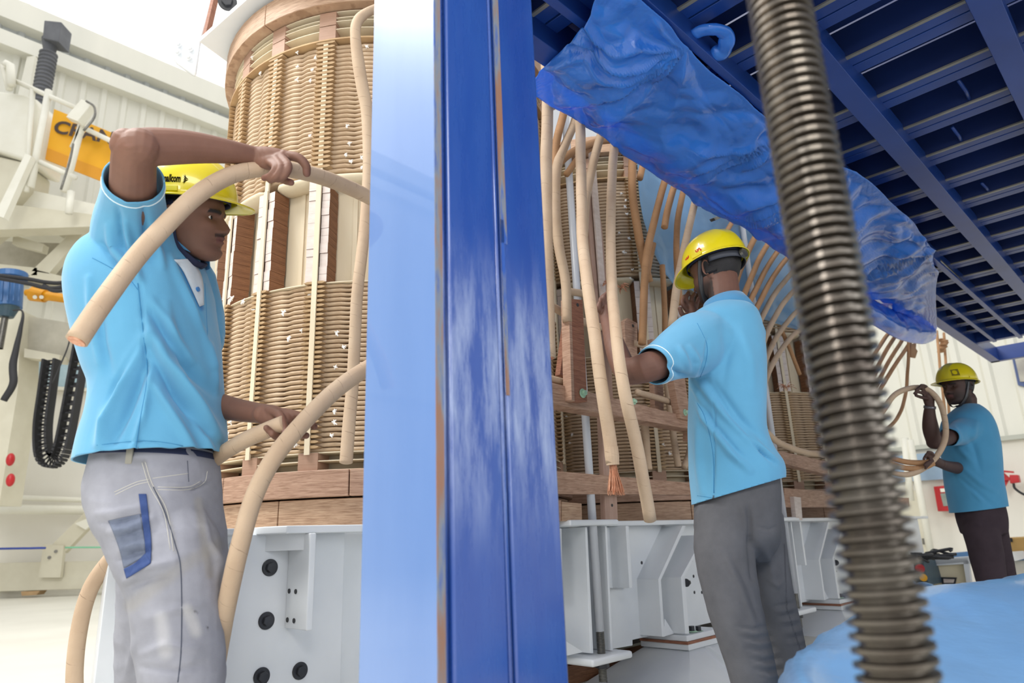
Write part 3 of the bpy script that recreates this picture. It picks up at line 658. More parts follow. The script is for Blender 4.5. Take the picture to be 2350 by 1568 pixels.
pa, pb, pc = PY(124, 250, 10.8), PY(300, 322, 11.3), PY(104, 366, 10.8)
pd = pb + (pc - pa)
MB().prism([pa, pb, pd, pc], (.0, .03, 0)).build('sign_panel', YEL, SG)
ex = (pb - pa).normalized(); ey = (pa - pc).normalized(); ez = ex.cross(ey).normalized(); ey2 = ez.cross(ex)
strip0, strip1 = pc + (pa - pc) * .22, pd + (pb - pd) * .22
MB().prism([strip0 - ez * -.012, strip1 - ez * -.012, pd + ez * .012, pc + ez * .012], -ez * .012).build('lower_band', P('sign_band', '#e09a1c', rough=.5), SG)
Mx = Matrix((ex, ey, ez)).transposed().to_4x4(); Mx.translation = pa.lerp(pc, .34) + ex * .05 + ez * .012
text('lettering', 'CRANE', .36, Mx, INK, SG, .002, 1.02, .010)
MO = thing('drive_motor', 'blue drive motor with threaded shaft at the left edge', 'motor', PY(20, 700, 10))
MB().tube([PY(22, 636, 10), PY(18, 706, 10)], [.19, .19], 24).build('motor_body', BLUEM, MO)
MB().tube([PY(18, 704, 10), PY(14, 728, 10)], [.16, .10], 20).build('lower_cap', TEAL, MO); MB().tube([PY(27, 628, 10), PY(26, 640, 10)], [.22, .22], 24).build('top_flange', BLUEM, MO)
for x in (6, 20, 34, 46): MB().cyl(PY(x, 642, 9.8), PY(x - 3, 690, 9.8), .012, 8).build('cooling_fin', BLUEM, MO)
threaded('shaft', *PY(6, 760, 10).xy, PY(6, 800, 10).z, PY(10, 726, 10).z, .05, .02, STEEL, MO)
YS = thing('drive_shaft', 'yellow cardan shaft joining the blue motor behind the blue shirt', 'shaft', PY(120, 680, 9.9))
MB().tube([PY(60, 672, 9.9), PY(75, 672, 9.9), PY(76, 674, 9.9), PY(104, 680, 9.9)], [.05, .07, .12, .10], 16).build('universal_joint', YELM, YS)
MB().tube([PY(104, 680, 9.9), PY(112, 680, 9.9), PY(300, 706, 9.9)], [.085, .07, .07], 16).build('tube', YELM, YS, smooth=True)
for x in (80, 95): MB().cyl(PY(x, 682, 9.75), PY(x, 682, 9.8), .03, 10).build('joint_bolt', WHITEC, YS)
DC = thing('drag_chain', 'black plastic cable drag chain hanging in a loop behind the left worker', 'cable chain', PY(110, 1070, 10.2))
path = bez([PY(118, 826, 10.2), PY(108, 900, 10.2), PY(98, 980, 10.2), PY(102, 1045, 10.2), PY(125, 1058, 10.2), PY(143, 1030, 10.2), PY(160, 950, 10.2), PY(178, 850, 10.2), PY(192, 770, 10.2), PY(200, 690, 10.2)], 5)
for i in range(len(path) - 1):
    a, b = path[i], path[i + 1]; d = (b - a); L = d.length; d.normalize(); sd = Vector((0, 1, 0)).cross(d).normalized(); R = Matrix((d, sd, Vector((0, 1, 0)))).transposed()
    m = MB(); c = (a + b) / 2; 
    for e in (-1, 1): m.box(c + sd * .085 * e, (L * 1.04, .035, .16), R)
    m.box(c - d * L * .38, (L * .2, .16, .02), R).box(c + Vector((0, .07, 0)), (L * .3, .16, .02), R)
    m.build('chain_link', RUBBER, DC)
for k, pts in enumerate(([(-20, 630), (60, 640), (130, 650), (190, 638)], [(-20, 636), (60, 650), (120, 662), (190, 645)], [(100, 655), (130, 668), (190, 655)])):
    cable('power_lead', [PY(x, y, 9.5) for x, y in pts], .03, RUBBER, label=['upper black power lead slung below the gantry deck at left', 'middle black power lead slung below the gantry deck', 'short black lead drooping toward the back of blue shirt'][k], cat='cable')
cable('power_lead', [PY(x, y, 9.4) for x, y in [(30, 712), (52, 716), (46, 760), (30, 835), (30, 880), (8, 920)]], [.012, .012, .03, .05, .05, .045], RUBBER, label='black lead curving down the gantry upright at the left edge', cat='cable')
cable('power_lead', [PY(x, y, 9.3) for x, y in [(184, 660), (165, 720), (160, 780), (142, 830), (120, 880)]], .010, RUBBER, label='thin black lead hanging beside the drag chain', cat='cable')
RL = thing('barrier_beam', 'long cream floor beam with diagonal brace behind the left jeans', 'beam', PY(100, 1340, 13))
pp(RL, 'beam', [(-60, 1294), (420, 1284), (420, 1345), (-60, 1360)], 13, .3, CREAMM, bevel=.01)
pp(RL, 'gusset_plate', [(100, 1250), (146, 1252), (138, 1326), (88, 1326)], 12.9, .08, CREAMM)
pp(RL, 'diagonal_brace', [(118, 1252), (146, 1270), (300, 1110), (280, 1092)], 12.95, .12, CREAMM)
pp(RL, 'clamp_plate', [(172, 1202), (200, 1190), (208, 1206), (196, 1216)], 12.85, .05, WHITEC)
for x, y in ((128, 1266), (113, 1280)): MB().cyl(PY(x, y, 12.88), PY(x, y, 12.93), .03, 10).build('plate_bolt', STEEL, RL)
pp(RL, 'foot', [(48, 1358), (92, 1356), (84, 1366), (50, 1368)], 13, .2, TAN)
cable('marker_cord', [PY(-20, 1260, 12), PY(104, 1258, 12)], .018, P('cord_blue', '#3a4fa0', rough=.7), label='thin blue cord stretched above the cream floor beam', cat='cord')
cable('marker_cord', [PY(150, 1257, 12), PY(270, 1256, 12)], .014, P('cord_green', '#7fc7a2', rough=.7), label='thin green cord tied beside the diagonal brace', cat='cord')
for k, (y, c) in enumerate(((1055, 'small red knob on the left gantry upright, upper of two'), (1102, 'small red knob on the left gantry upright, lower of two'))):
    MB().ell(PY(24, y, 10.6), (.06, .06, .10)).build('red_lamp', RED, None, smooth=True, label=c.replace('knob', 'lamp'), cat='lamp')
# ================================================================ timber cable rack and boards in front of the middle winding
RK = thing('cable_rack', 'timber rack rail with upright boards and green nuts, right of blue column', 'timber rack', ST(2.5, 1.8, 1.2))
def bd(name, pts, t, th, mat=WOOD, root=None, **kw): return MB().prism([PT(x, y, t) for x, y in pts], WV3 * th).build(name, mat, root if root is not None else RK, bevel=.0015, **kw)
def hole(x, y, t, r=.008, root=None): p = PT(x, y, t - .0015); MB().cyl(p, p + WV3 * .003, r, 14).build('bolt_hole', HOLE, root or RK)
def nut(x, y, t, r=.02, root=None): hexbolt(PT(x, y, t), -WV3, r, root or RK, mat=GREEN, washer=GREEN, h=.7)
bd('rail', [(1225, 868), (1600, 962), (1600, 988), (1225, 920)], 1.80, .085, WOOD)
bd('rail', [(1590, 990), (1900, 1060), (1900, 1090), (1590, 1010)], 1.82, .06, WOOD)
bd('upright_board', [(1310, 686), (1337, 688), (1348, 922), (1318, 922)], 1.77, .03, WOODR)
bd('upright_board_edge', [(1305, 684), (1311, 686), (1319, 922), (1312, 918)], 1.765, .045, WOOD); hole(1326, 700, 1.77); nut(1337, 903, 1.768)
bd('upright_board', [(1433, 738), (1441, 730), (1463, 742), (1462, 880), (1440, 890)], 1.86, .03, WOOD); hole(1453, 748, 1.86)
bd('upright_board', [(1496, 778), (1520, 786), (1524, 960), (1504, 955)], 1.9, .03, WOOD)
bd('upright_board', [(1545, 868), (1572, 868), (1585, 965), (1562, 960)], 1.78, .04, WOOD); nut(1572, 947, 1.779, .017)
nut(1455, 922, 1.797, .015)
bd('side_board', [(1285, 860), (1302, 730), (1308, 760), (1306, 868)], 1.9, .03, WOODR)
BO = thing('drilled_board', 'tall drilled timber board hanging in front of the middle winding', 'board', ST(2.6, 2.06, 1.2))
bd('board', [(1338, 405), (1358, 400), (1382, 520), (1392, 640), (1400, 740), (1418, 1192), (1390, 1192), (1372, 740), (1355, 560)], 2.03, .03, P('board_pinkish', '#b79a8a', '#a68676', rough=.6, nscale=8, stretch=(4, 4, .6)), BO)
for x, y in ((1366, 440), (1369, 475), (1372, 508), (1385, 672), (1388, 722), (1405, 1160)): hole(x, y, 2.03, .007, BO)
bd('cover_strip', [(1352, 330), (1364, 330), (1398, 760), (1386, 760)], 2.01, .012, WOODP, BO)
for k, (x0, x1_, a, b, t) in enumerate(((1748, 1764, 850, 1120, 1.9), (1766, 1778, 846, 1010, 1.86), (1790, 1802, 905, 1010, 1.88), (1815, 1826, 865, 1180, 1.95), (1775, 1787, 790, 900, 1.92))):
    BB = bd('timber_board', [(x0, a), (x1_, a + 4), (x1_ + (b - a) * .13, b), (x0 + (b - a) * .13, b)], t, .03, WOOD if k % 2 else WOODR, None)
    BB.parent = None; BB['label'] = ['reddish timber board standing right behind the middle worker\'s back', 'pale narrow timber board just right of the middle worker', 'short reddish board leaning between middle worker and spindle', 'long pale timber board close to the threaded spindle', 'upper reddish board end sticking up right of middle worker'][k]; BB['category'] = 'board'
GR = MB().st(2.3, 7.2, 2.08, 2.14, .98, 1.03)
# extra pedestal beam ends beyond the spindle
SB = thing('support_beam', 'timber support beam end sticking out right of the spindle', 'timber', ST(7, 2.1, .9))
bd('beam', [(1800, 1120), (2086, 1143), (2087, 1163), (1800, 1165)], 1.99, .05, WOOD, SB); bd('peg', [(2042, 1163), (2056, 1163), (2062, 1195), (2046, 1195)], 2.0, .03, WOOD, SB)
bd('peg', [(1822, 1140), (1838, 1142), (1842, 1194), (1828, 1194)], 1.96, .03, WOODP, SB)
bd('beam', [(1262, 1080), (1600, 1110), (1600, 1136), (1262, 1134)], 1.98, .05, WOOD, SB)
bd('beam_block', [(1262, 1148), (1288, 1148), (1288, 1196), (1262, 1194)], 1.98, .05, WOOD, SB); bd('beam_block', [(1290, 1152), (1335, 1156), (1336, 1196), (1290, 1196)], 1.98, .05, WOODT, SB)
# ================================================================ cables
R_ = .0215
def cpx(pts, mode, rad=R_, mat=None, **kw):
    f = {'T': PT, 'Y': PY}[mode]; return cable('insulated_cable', [f(*p) for p in pts], rad, mat, **kw)
def endcap(path3, r, parent, fan=False):
    a, b = Vector(path3[-2]), Vector(path3[-1]); d = (b - a).normalized(); MB().cyl(b - d * .004, b + d * .003, r * .82, 16).build('copper_core', COPPER, parent)
# held cables of the left worker (depths fan from in front of his shirt to the winding)
c1 = cpx([(176, 783, 1.30), (235, 695, 1.33), (300, 605, 1.38), (375, 520, 1.42), (450, 450, 1.46), (530, 402, 1.52), (610, 385, 1.57), (680, 392, 1.62), (760, 415, 1.72), (840, 450, 1.84), (930, 500, 1.95)], 'Y', .0215, P('x', '#fff') if False else CABLE, label='paper wrapped cable held up across the left worker\'s face', cat='cable')
q = PY(176, 783, 1.30); d = (PY(176, 783, 1.30) - PY(235, 695, 1.33)).normalized()
MB().cyl(q - d * .002, q + d * .002, .017, 20).build('copper_core', COPPER, c1)
cpx([(470, 1690, 1.82), (482, 1600, 1.80), (502, 1500, 1.75), (520, 1400, 1.67), (545, 1270, 1.62), (580, 1150, 1.62), (630, 1050, 1.62), (690, 975, 1.64), (760, 905, 1.7), (835, 850, 1.78), (920, 800, 1.9)], 'Y', [.0195, .0205, .0215, .0215, .0215, .0215], CABLE, label='paper wrapped cable rising past the left worker\'s lower hand', cat='cable')
cpx([(180, 1640, 1.95), (172, 1560, 1.95), (182, 1450, 1.95), (210, 1350, 1.95), (262, 1275, 1.95), (330, 1200, 1.93), (410, 1120, 1.88), (500, 1048, 1.78), (560, 1012, 1.72), (618, 985, 1.67), (650, 972, 1.66)], 'Y', [.0205, .0205, .0205, .0205, .0205], CABLE, label='paper wrapped cable looping behind the jeans to the lower hand', cat='cable')
cpx([(905, 10, 2.02), (870, 18, 2.02), (835, 34, 2.02), (818, 55, 2.02), (816, 90, 2.02), (822, 140, 2.02), (832, 200, 2.02), (843, 270, 2.02), (846, 400, 2.02), (836, 540, 2.02), (822, 650, 2.02), (815, 780, 2.02), (808, 900, 2.02), (799, 1000, 2.02), (794, 1058, 2.02)], 'T', [.017, .018, .021, .021, .025, .025, .023, .021, .021, .021, .022, .022], CABLE, n=5, dome=True, label='vertical paper wrapped lead with bent top beside the blue column', cat='cable')
SPEC = [
 ('T', 1.62, [(1248, 60), (1256, 200), (1254, 350), (1253, 500), (1256, 660), (1262, 822)], .0205, 0, 'long straight cable closest to the right edge of the column'),
 ('T', 1.22, [(1326, 150, 1.62), (1330, 250, 1.6), (1334, 400, 1.52), (1338, 560, 1.42), (1358, 720, 1.25), (1380, 880, 1.2), (1398, 1000, 1.2), (1406, 1062, 1.2)], [.0185, .0175, .016, .0165], 0, 'hanging cable whose bare copper strands fan out at the bottom'),
 ('T', 1.22, [(1425, 180, 1.62), (1412, 300, 1.6), (1403, 450, 1.5), (1402, 600, 1.4), (1410, 730, 1.2), (1430, 880, 1.13), (1462, 1030, 1.15), (1492, 1194, 1.2)], [.0175, .016, .015, .016], 0, 'hanging cable reaching lowest, cut end in front of clamp frame'),
 ('T', 1.72, [(1420, 200), (1382, 300), (1356, 400), (1343, 470), (1340, 540)], .0175, 0, 'slanting cable passing behind the copper fanned cable'),
 ('T', 1.80, [(1320, 130), (1300, 230), (1278, 320), (1272, 390)], .016, 1, 'left arm of the forked cable near the column'),
 ('T', 1.78, [(1352, 150), (1326, 255), (1298, 330), (1278, 385), (1274, 480), (1282, 560), (1296, 640), (1302, 740)], [.0165, .0165, .020, .018, .017], 0, 'forked cable sleeve dropping behind the straight column side cable'),
 ('T', 1.85, [(1478, 200), (1456, 330), (1450, 420), (1462, 520), (1478, 600), (1490, 648)], [.018, .018, .019, .018], 1, 'brown cable joining the V shaped pair over the middle winding'),
 ('T', 1.95, [(1500, 280), (1480, 360), (1468, 410)], .016, 1, 'short brown cable stub below the blue film edge'),
 ('T', 1.80, [(1562, 300), (1535, 385), (1505, 490), (1484, 590), (1478, 680), (1474, 790)], .0165, 1, 'right arm of the V shaped pair left of the yellow helmet'),
 ('T', 1.75, [(1580, 300), (1558, 390), (1535, 470), (1525, 520)], .0155, 1, 'brown cable with rounded end hanging above the helmet'),
 ('T', 1.85, [(1600, 300), (1575, 410), (1556, 500), (1553, 600), (1560, 700)], .0150, 1, 'thin brown cable behind the tan one by the helmet brim'),
 ('T', 1.60, [(1640, 310), (1606, 425), (1575, 550), (1556, 640), (1542, 752)], [.0155, .0155, .0165], 0, 'tan cable running down in front of the middle worker\'s face'),
 ('T', 2.00, [(1520, 610), (1524, 680), (1526, 770)], .014, 1, 'vertical lead left of the middle worker\'s raised hand'),
 ('T', 2.02, [(1500, 560), (1482, 650), (1472, 770)], .013, 1, 'thin lead in shadow over the middle winding spacers'),
 ('T', 1.92, [(1278, 380), (1310, 352), (1350, 332), (1400, 322), (1450, 332), (1500, 340)], .0165, 1, 'arched cable crossing high behind the hanging cables'),
 ('T', 1.96, [(1300, 400), (1330, 360), (1370, 330), (1400, 300)], .014, 1, 'upper slanted lead crossing behind the arched cable'),
 ('T', 1.86, [(1250, 700), (1275, 708), (1310, 728), (1345, 742), (1378, 752)], .015, 0, 'horizontal cable tucked behind the reddish rack board'),
 ('T', 1.95, [(1296, 668), (1320, 671), (1345, 674)], .015, 0, 'short horizontal cable stub above the rack'),
 ('T', 1.84, [(1225, 862), (1270, 872), (1312, 884)], .013, 0, 'cable lying on the rack rail next to the column'),
 ('T', 1.86, [(1455, 788), (1480, 795), (1510, 806)], .012, 0, 'pale cable between two rack boards'),
 ('T', 1.84, [(1462, 900), (1500, 912), (1548, 926)], .013, 0, 'cable lying on the rack rail near the blue sleeve'),
 ('T', 2.02, [(1530, 880), (1540, 960), (1548, 1020), (1556, 1068)], .016, 2, 'round ended lead hanging below the rack, left of the shirt hem'),
 ('T', 2.02, [(1600, 900), (1592, 980), (1582, 1040), (1570, 1072)], .016, 2, 'round ended lead curving behind the blue shirt hem'),
 ('T', 2.02, [(1476, 930), (1482, 1010), (1488, 1075)], .018, 2, 'broad lead in shadow left of the two round ended leads'),
 ('T', 1.95, [(1640, 580), (1668, 530), (1700, 480), (1720, 430)], .014, 1, 'single cable rising from behind the top of the helmet'),
 ('T', 1.90, [(1675, 690), (1702, 610), (1735, 540), (1760, 495), (1790, 460)], .0175, 1, 'first curved cable of the fan right of the helmet'),
 ('T', 1.86, [(1672, 760), (1706, 680), (1745, 590), (1785, 530), (1830, 490)], .0160, 1, 'second curved cable of the fan right of the helmet'),
 ('T', 1.84, [(1690, 760), (1722, 690), (1760, 615), (1800, 560), (1850, 520)], .0155, 1, 'third curved cable of the fan right of the helmet'),
 ('T', 1.82, [(1705, 770), (1735, 710), (1772, 640), (1810, 590), (1860, 550)], .0155, 1, 'fourth curved cable of the fan right of the helmet'),
 ('T', 1.84, [(1722, 790), (1745, 735), (1778, 675), (1815, 630), (1860, 595)], .0155, 0, 'fifth curved cable of the fan, level with the collar'),
 ('T', 1.84, [(1740, 830), (1760, 765), (1792, 705), (1825, 665), (1870, 630)], .0155, 0, 'sixth curved cable of the fan, level with the shoulder'),
 ('T', 1.88, [(1748, 860), (1768, 800), (1800, 748), (1840, 705), (1880, 680)], .0150, 0, 'seventh curved cable of the fan, below shoulder level'),
 ('T', 1.90, [(1746, 930), (1758, 870), (1785, 815), (1820, 770), (1860, 745)], .0150, 0, 'lowest curved cable of the fan beside the shirt back'),
 ('T', 1.60, [(1690, 930), (1752, 985), (1785, 1015), (1840, 1036), (1900, 1045)], .0145, 0, 'cable looping out from behind the shirt toward the spindle'),
 ('T', 1.95, [(1795, 760), (1812, 800), (1835, 860)], .012, 1, 'thin cable slanting down beside the spindle'),
 ('T', 1.75, [(1990, 850), (2012, 805), (2040, 765), (2075, 735)], .0145, 1, 'first bent cable right of the spindle under the film'),
 ('T', 1.75, [(1998, 880), (2025, 820), (2060, 765), (2090, 735)], .0145, 1, 'second bent cable right of the spindle under the film'),
 ('T', 1.75, [(2004, 900), (2034, 840), (2075, 775), (2100, 745)], .0140, 1, 'third bent cable right of the spindle under the film'),
 ('T', 1.72, [(2002, 925), (2040, 860), (2090, 785), (2110, 760)], .0140, 1, 'fourth bent cable right of the spindle under the film'),
 ('T', 1.70, [(2086, 770), (2084, 840), (2078, 905), (2062, 955), (2030, 990), (2000, 1005)], .0120, 1, 'cable dropping from the film then curving left to the spindle'),
 ('T', 1.90, [(2150, 760), (2158, 850), (2168, 940), (2176, 1010)], .0125, 1, 'left one of two cables hanging straight behind the far worker\'s hand'),
 ('T', 1.90, [(2166, 765), (2172, 860), (2178, 950), (2182, 1010)], .0125, 1, 'right one of two cables hanging straight before the far worker'),
]
cabs = []
for mode, tt, pts, rad, mt, lab in SPEC:
    mat = (CABLE, CABLE_D, CABLE)[mt]
    rad = [r * 1.22 for r in rad] if isinstance(rad, list) else rad * 1.2
    cabs.append(cpx([(*q, tt)[:3] for q in pts], mode, rad, mat, label=lab, cat='cable', dome=(mt == 2 or 'rounded' in lab)))
# worker three's loop, held at arm's length
for k, (pts, lab) in enumerate(([[(1990, 1000), (2022, 950), (2052, 908), (2090, 891), (2125, 893), (2152, 918), (2168, 960), (2170, 1005), (2152, 1045), (2120, 1075), (2080, 1090), (2040, 1082), (2000, 1062)], 'big cable loop held up by the far worker'], [[(2010, 1035), (2038, 1048), (2075, 1060), (2112, 1063), (2140, 1060)], 'upper short cable sagging into the far worker\'s lower hand'], [[(2015, 1045), (2045, 1064), (2080, 1075), (2118, 1074), (2142, 1064)], 'lower short cable sagging into the far worker\'s lower hand'])):
    cpx([(x, y, 4.15) for x, y in pts], 'Y', .0165, (CABLE, CABLE_D, CABLE_D)[k], label=lab, cat='cable')
# copper fan of the second hanging cable
b = PT(1406, 1062, 1.20); dn = (PT(1414, 1135, 1.20) - b); fan = MB(); rnd = random.Random(3)
for k in range(150):
    a = rnd.uniform(0, 6.28); rr = math.sqrt(rnd.random()); o0 = Vector((math.cos(a), math.sin(a), 0)) * rr * .0115; o1 = Vector((math.cos(a), math.sin(a), 0)) * rr * .026
    e = b + dn * rnd.uniform(.86, 1.04) + o1
    fan.tube(bez([b - dn * .15 + o0 * .8, b + dn * .25 + o0, b + dn * .65 + o1 * .75 + Vector((rnd.uniform(-1, 1), rnd.uniform(-1, 1), 0)) * .002, e], 3), .0011, 4, caps=False)
fan.build('copper_strands', COPPER, cabs[1], kind='stuff')
torn = MB(); torn.tube([b - dn * .5, b - dn * .2, b + dn * .08], [.0205, .021, .0185], 14, caps=False); torn.build('torn_wrap', CABLE, cabs[1])
endcap([PT(1462, 1030, 1.2), PT(1492, 1194, 1.2)], .0185, cabs[2])
endcap([PT(1256, 660, 1.62), PT(1262, 822, 1.62)], .020, cabs[0])
for k, (x, y, t, s_) in enumerate(((1425, 660, 1.95, .05), (1805, 888, 2.05, .06), (1748, 838, 1.95, .03), (1396, 650, 1.95, .03))):
    m = MB(); c = PT(x, y, t); rnd = random.Random(k)
    for j in range(26):
        d1 = Vector([rnd.uniform(-1, 1) for _ in range(3)]) * s_; d1.z *= .5; m.tube(bez([c + d1 * .2, c + d1 * .6 + Vector((0, 0, .01)), c + d1], 3), .0018, 4, caps=False)
    m.build('copper_strands', COPPER, None, label=['tuft of bare copper strands behind the low hanging cable', 'glinting copper strand tuft right of the middle worker', 'tiny copper strand tuft behind the middle worker\'s back', 'small copper strand tuft against the drilled board'][k], cat='copper wire', kind='stuff')
# brown wrapped bundle under the film, far
m = MB(); c = PT(2160, 790, 1.9); rnd = random.Random(9)
for j in range(7): m.ell(c + Vector((rnd.uniform(-.03, .03), rnd.uniform(-.03, .03), .05 - j * .022)), (.045 + rnd.uniform(0, .012), .045, .018), seg=10, rings=6)
m.build('wrapped_joint', CABLE_D, None, smooth=True, label='brown wrapped cable joint hanging under the platform edge', cat='cable joint')
MB().prism([PT(2090, 790, 1.7), PT(2103, 787, 1.7), PT(2102, 800, 1.7), (PT(2106, 806, 1.7)), PT(2101, 822, 1.7), PT(2091, 820, 1.7)], WV3 * .01).build('tape_flag', CABLE_D, None, label='brown torn tape flag hanging next to the far curved cable', cat='tape')
MB().prism([PT(1562, 415, 1.72), PT(1570, 410, 1.72), PT(1572, 425, 1.72), PT(1564, 434, 1.72), PT(1559, 424, 1.72)], WV3 * .003).build('paper_tag', CREAM, None, label='small cream paper tag above the yellow helmet', cat='tag')
# ================================================================ blue film
def crumple(p, a, sc, seed):
    q = Vector(p) * sc + Vector((seed, seed * .7, 0))
    q += Vector(noise.noise_vector(q * .7)) * .6
    d = noise.voronoi(q)[0]; e = noise.voronoi(q * 2.6 + Vector((3, 1, 4)))[0]; x = noise.noise(q * .5)
    return a * (d[0] * 1.7 - (d[1] - d[0]) * .5 + e[0] * .8 - 1.2 + x * 1.2)
def sheet(name, rows3, mat, sub_u, sub_v, amp, sc, seed, label, cat='plastic sheet', pinch=(), zmax=99., thick=.0006):
    """rows3: list of cross rows (each a list of Vectors), resampled smoothly and crumpled"""
    rr = [bez(r, sub_v) for r in rows3]; cols = list(zip(*rr)); cols = [bez(c, sub_u) for c in cols]; rows = list(zip(*cols))
    nr, nc = len(rows), len(rows[0]); out = []
    for i in range(nr):
        row = []
        for j in range(nc):
            p = rows[i][j]; a = rows[min(i + 1, nr - 1)][j] - rows[max(i - 1, 0)][j]; b = rows[i][min(j + 1, nc - 1)] - rows[i][max(j - 1, 0)]; n = a.cross(b); 
            n = n.normalized() if n.length > 1e-9 else Vector((0, 0, 1))
            ed = min(1, min(j, nc - 1 - j) / 5 + .25, min(i, nr - 1 - i) / 5 + .3)
            q = p + n * crumple(p, amp, sc, seed) * ed
            for (c, rad, k, lobes) in pinch:      # gathers radiating from a tied point
                d = p - c; L = d.length
                if L < rad:
                    ang = math.atan2(d.dot(b.normalized()), d.dot(a.normalized())); q += n * k * abs(math.sin(ang * lobes)) * (L / rad) ** .6 * (1 - L / rad) * 2
            if q.z > zmax: q.z = zmax - .0005 * (i % 3)
            row.append(q)
        out.append(row)
    o = MB().grid(out).build(name, mat, None, smooth=True, fix=False, label=label, cat=cat)
    so = o.modifiers.new('s', 'SOLIDIFY'); so.thickness = thick; return o
zp = 2.405
st_ = [((1385, -30), (1335, 70), (1230, 148)), ((1440, -25), (1372, 150), (1268, 205)), ((1500, 20), (1425, 190), (1335, 262)), ((1545, 60), (1480, 210), (1400, 306)), ((1578, 108), (1545, 250), (1470, 358)), ((1640, 165), (1600, 320), (1555, 412)), ((1700, 210), (1665, 370), (1625, 455)), ((1760, 262), (1730, 420), (1700, 505)), ((1830, 320), (1800, 470), (1775, 550)), ((1900, 368), (1870, 500), (1850, 600)), ((1960, 392), (1935, 560), (1930, 650)), ((2010, 425), (2010, 570), (1990, 672)), ((2060, 475), (2070, 590), (2050, 705)), ((2115, 525), (2120, 610), (2105, 722)), ((2148, 575), (2150, 640), (2132, 690))]
rows3 = []
for k, (a, m_, b) in enumerate(st_):
    pa = PZ(*a, zp); pb = PT(*b, 1.47); ta = t_of(pa); pm = PT(*m_, (ta + 1.47) / 2)
    if pm.z > 2.37: pm = PZ(*m_, 2.37)
    pm2 = pm.lerp(pb, .55) + Vector((0, 0, -.03)); pm1 = pm.lerp(pa, .5) + Vector((0, 0, -.02))
    rows3.append([pa, pm1, pm, pm2, pb, pb + WV3 * .10 + Vector((0, 0, .05))])
SH1 = sheet('plastic_sheet', rows3, PLAST, 16, 18, .034, 3.4, 3.1, 'large crumpled deep blue plastic film slung under the platform edge',
            zmax=2.408, pinch=((PT(1575, 112, 1.0), .75, .045, 7), (PZ(1960, 395, zp), .8, .05, 6), (PZ(2148, 575, zp), .9, .05, 6), (PT(1770, 300, 1.05), .5, .04, 5)))
r2 = []
for a, m_, b in (((1960, 660), (1965, 690), (1985, 735)), ((2010, 690), (2020, 720), (2030, 762)), ((2060, 715), (2065, 748), (2070, 782)), ((2100, 725), (2115, 760), (2120, 790)), ((2145, 745), (2150, 762), (2148, 778))):
    r2.append([PT(*a, 1.50), PT(*m_, 1.46), PT(*b, 1.55)])
sheet('plastic_sheet', r2, PLAST, 10, 10, .012, 6, 8.2, 'smaller lower flap of blue film above the far cables')
r3 = []
for pts in ([(1462, 330), (1470, 460), (1500, 580), (1548, 655)], [(1520, 330), (1530, 450), (1556, 560), (1590, 668)], [(1590, 340), (1600, 460), (1630, 580), (1650, 700)], [(1680, 380), (1690, 480), (1710, 600), (1740, 730)], [(1790, 400), (1800, 520), (1820, 640), (1840, 760)]):
    r3.append([PT(x, y, 2.03 - .0 * i) for i, (x, y) in enumerate(pts)])
sheet('plastic_sheet', r3, PLASTL, 9, 10, .018, 4, 5.5, 'pale translucent blue film hanging behind the yellow helmet')
lp = bez([PZ(1595, 78, 2.46), PZ(1640, 70, 2.44), PZ(1668, 84, 2.44), PZ(1662, 110, 2.44), PZ(1640, 132, 2.44)], 8)
MB().tube([p + Vector(noise.noise_vector(p * 14)) * .012 for p in lp], [.017 + .008 * noise.noise(p * 23) for p in lp], 14, flat=1.7).build('film_loop', PLAST, None, smooth=True, label='twisted loop of blue film hooked over the platform beam', cat='plastic sheet')
# foreground floor film mound
mo = []
prof = [((1780, 1640), 1.25), ((1800, 1530), 1.35), ((1850, 1478), 1.5), ((1930, 1428), 1.65), ((2020, 1392), 1.8), ((2085, 1368), 1.9), ((2150, 1352), 1.95), ((2210, 1343), 2.0), ((2290, 1332), 2.05), ((2360, 1322), 2.1), ((2480, 1310), 2.15), ((2650, 1300), 2.2)]
for (x, y), Y in prof:
    c = PY(x, y, Y); fr = Vector((c.x * .62 + .12, c.y * .50, max(.02, c.z * .62))); fr2 = Vector((c.x * .5 + .12, c.y * .36, .01))
    bk = c + Vector((.15, .45, -c.z * .55)); bk2 = Vector((c.x + .2, c.y + .7, .01))
    mo.append([fr2, fr, c.lerp(fr, .5) + Vector((0, 0, .035)), c, bk, bk2])
sheet('plastic_sheet', mo, PLASTF, 8, 8, .010, 3.2, 1.3, 'light blue film draped over a mound in the right foreground')
tb_ = MB().hexa([(.95, .85, 0), (1.9, 1.0, 0), (2.2, 2.0, 0), (1.4, 1.85, 0), (1.0, .9, .05), (1.9, 1.05, .12), (2.1, 1.9, .30), (1.4, 1.75, .28)])
# ================================================================ far right, behind the third worker
FB = thing('fire_hose_box', 'red wall cabinet with a small window left of the far worker', 'cabinet', PS(2165, 1145, SR - .2))
def ps(root, name, pts, s, d, mat, **kw): return MB().prism([PS(x, y, s) for x, y in pts], UV3 * d).build(name, mat, root, **kw)
ps(FB, 'cabinet_body', [(2142, 1117), (2200, 1112), (2210, 1172), (2152, 1174)], SR - .25, .2, RED, bevel=.01)
ps(FB, 'cabinet_window', [(2158, 1133), (2190, 1131), (2196, 1160), (2165, 1162)], SR - .27, .02, GLASSD)
ps(FB, 'white_label', [(2157, 1122), (2168, 1121), (2170, 1129), (2159, 1130)], SR - .27, .02, WHITEC)
HR = thing('red_bracket', 'red steel wall bracket with socket box right of the far worker', 'bracket', PS(2300, 1100, SR - .3))
ps(HR, 'bracket_plate', [(2280, 1075), (2300, 1082), (2318, 1098), (2300, 1128), (2290, 1105), (2278, 1100)], SR - .3, .05, RED)
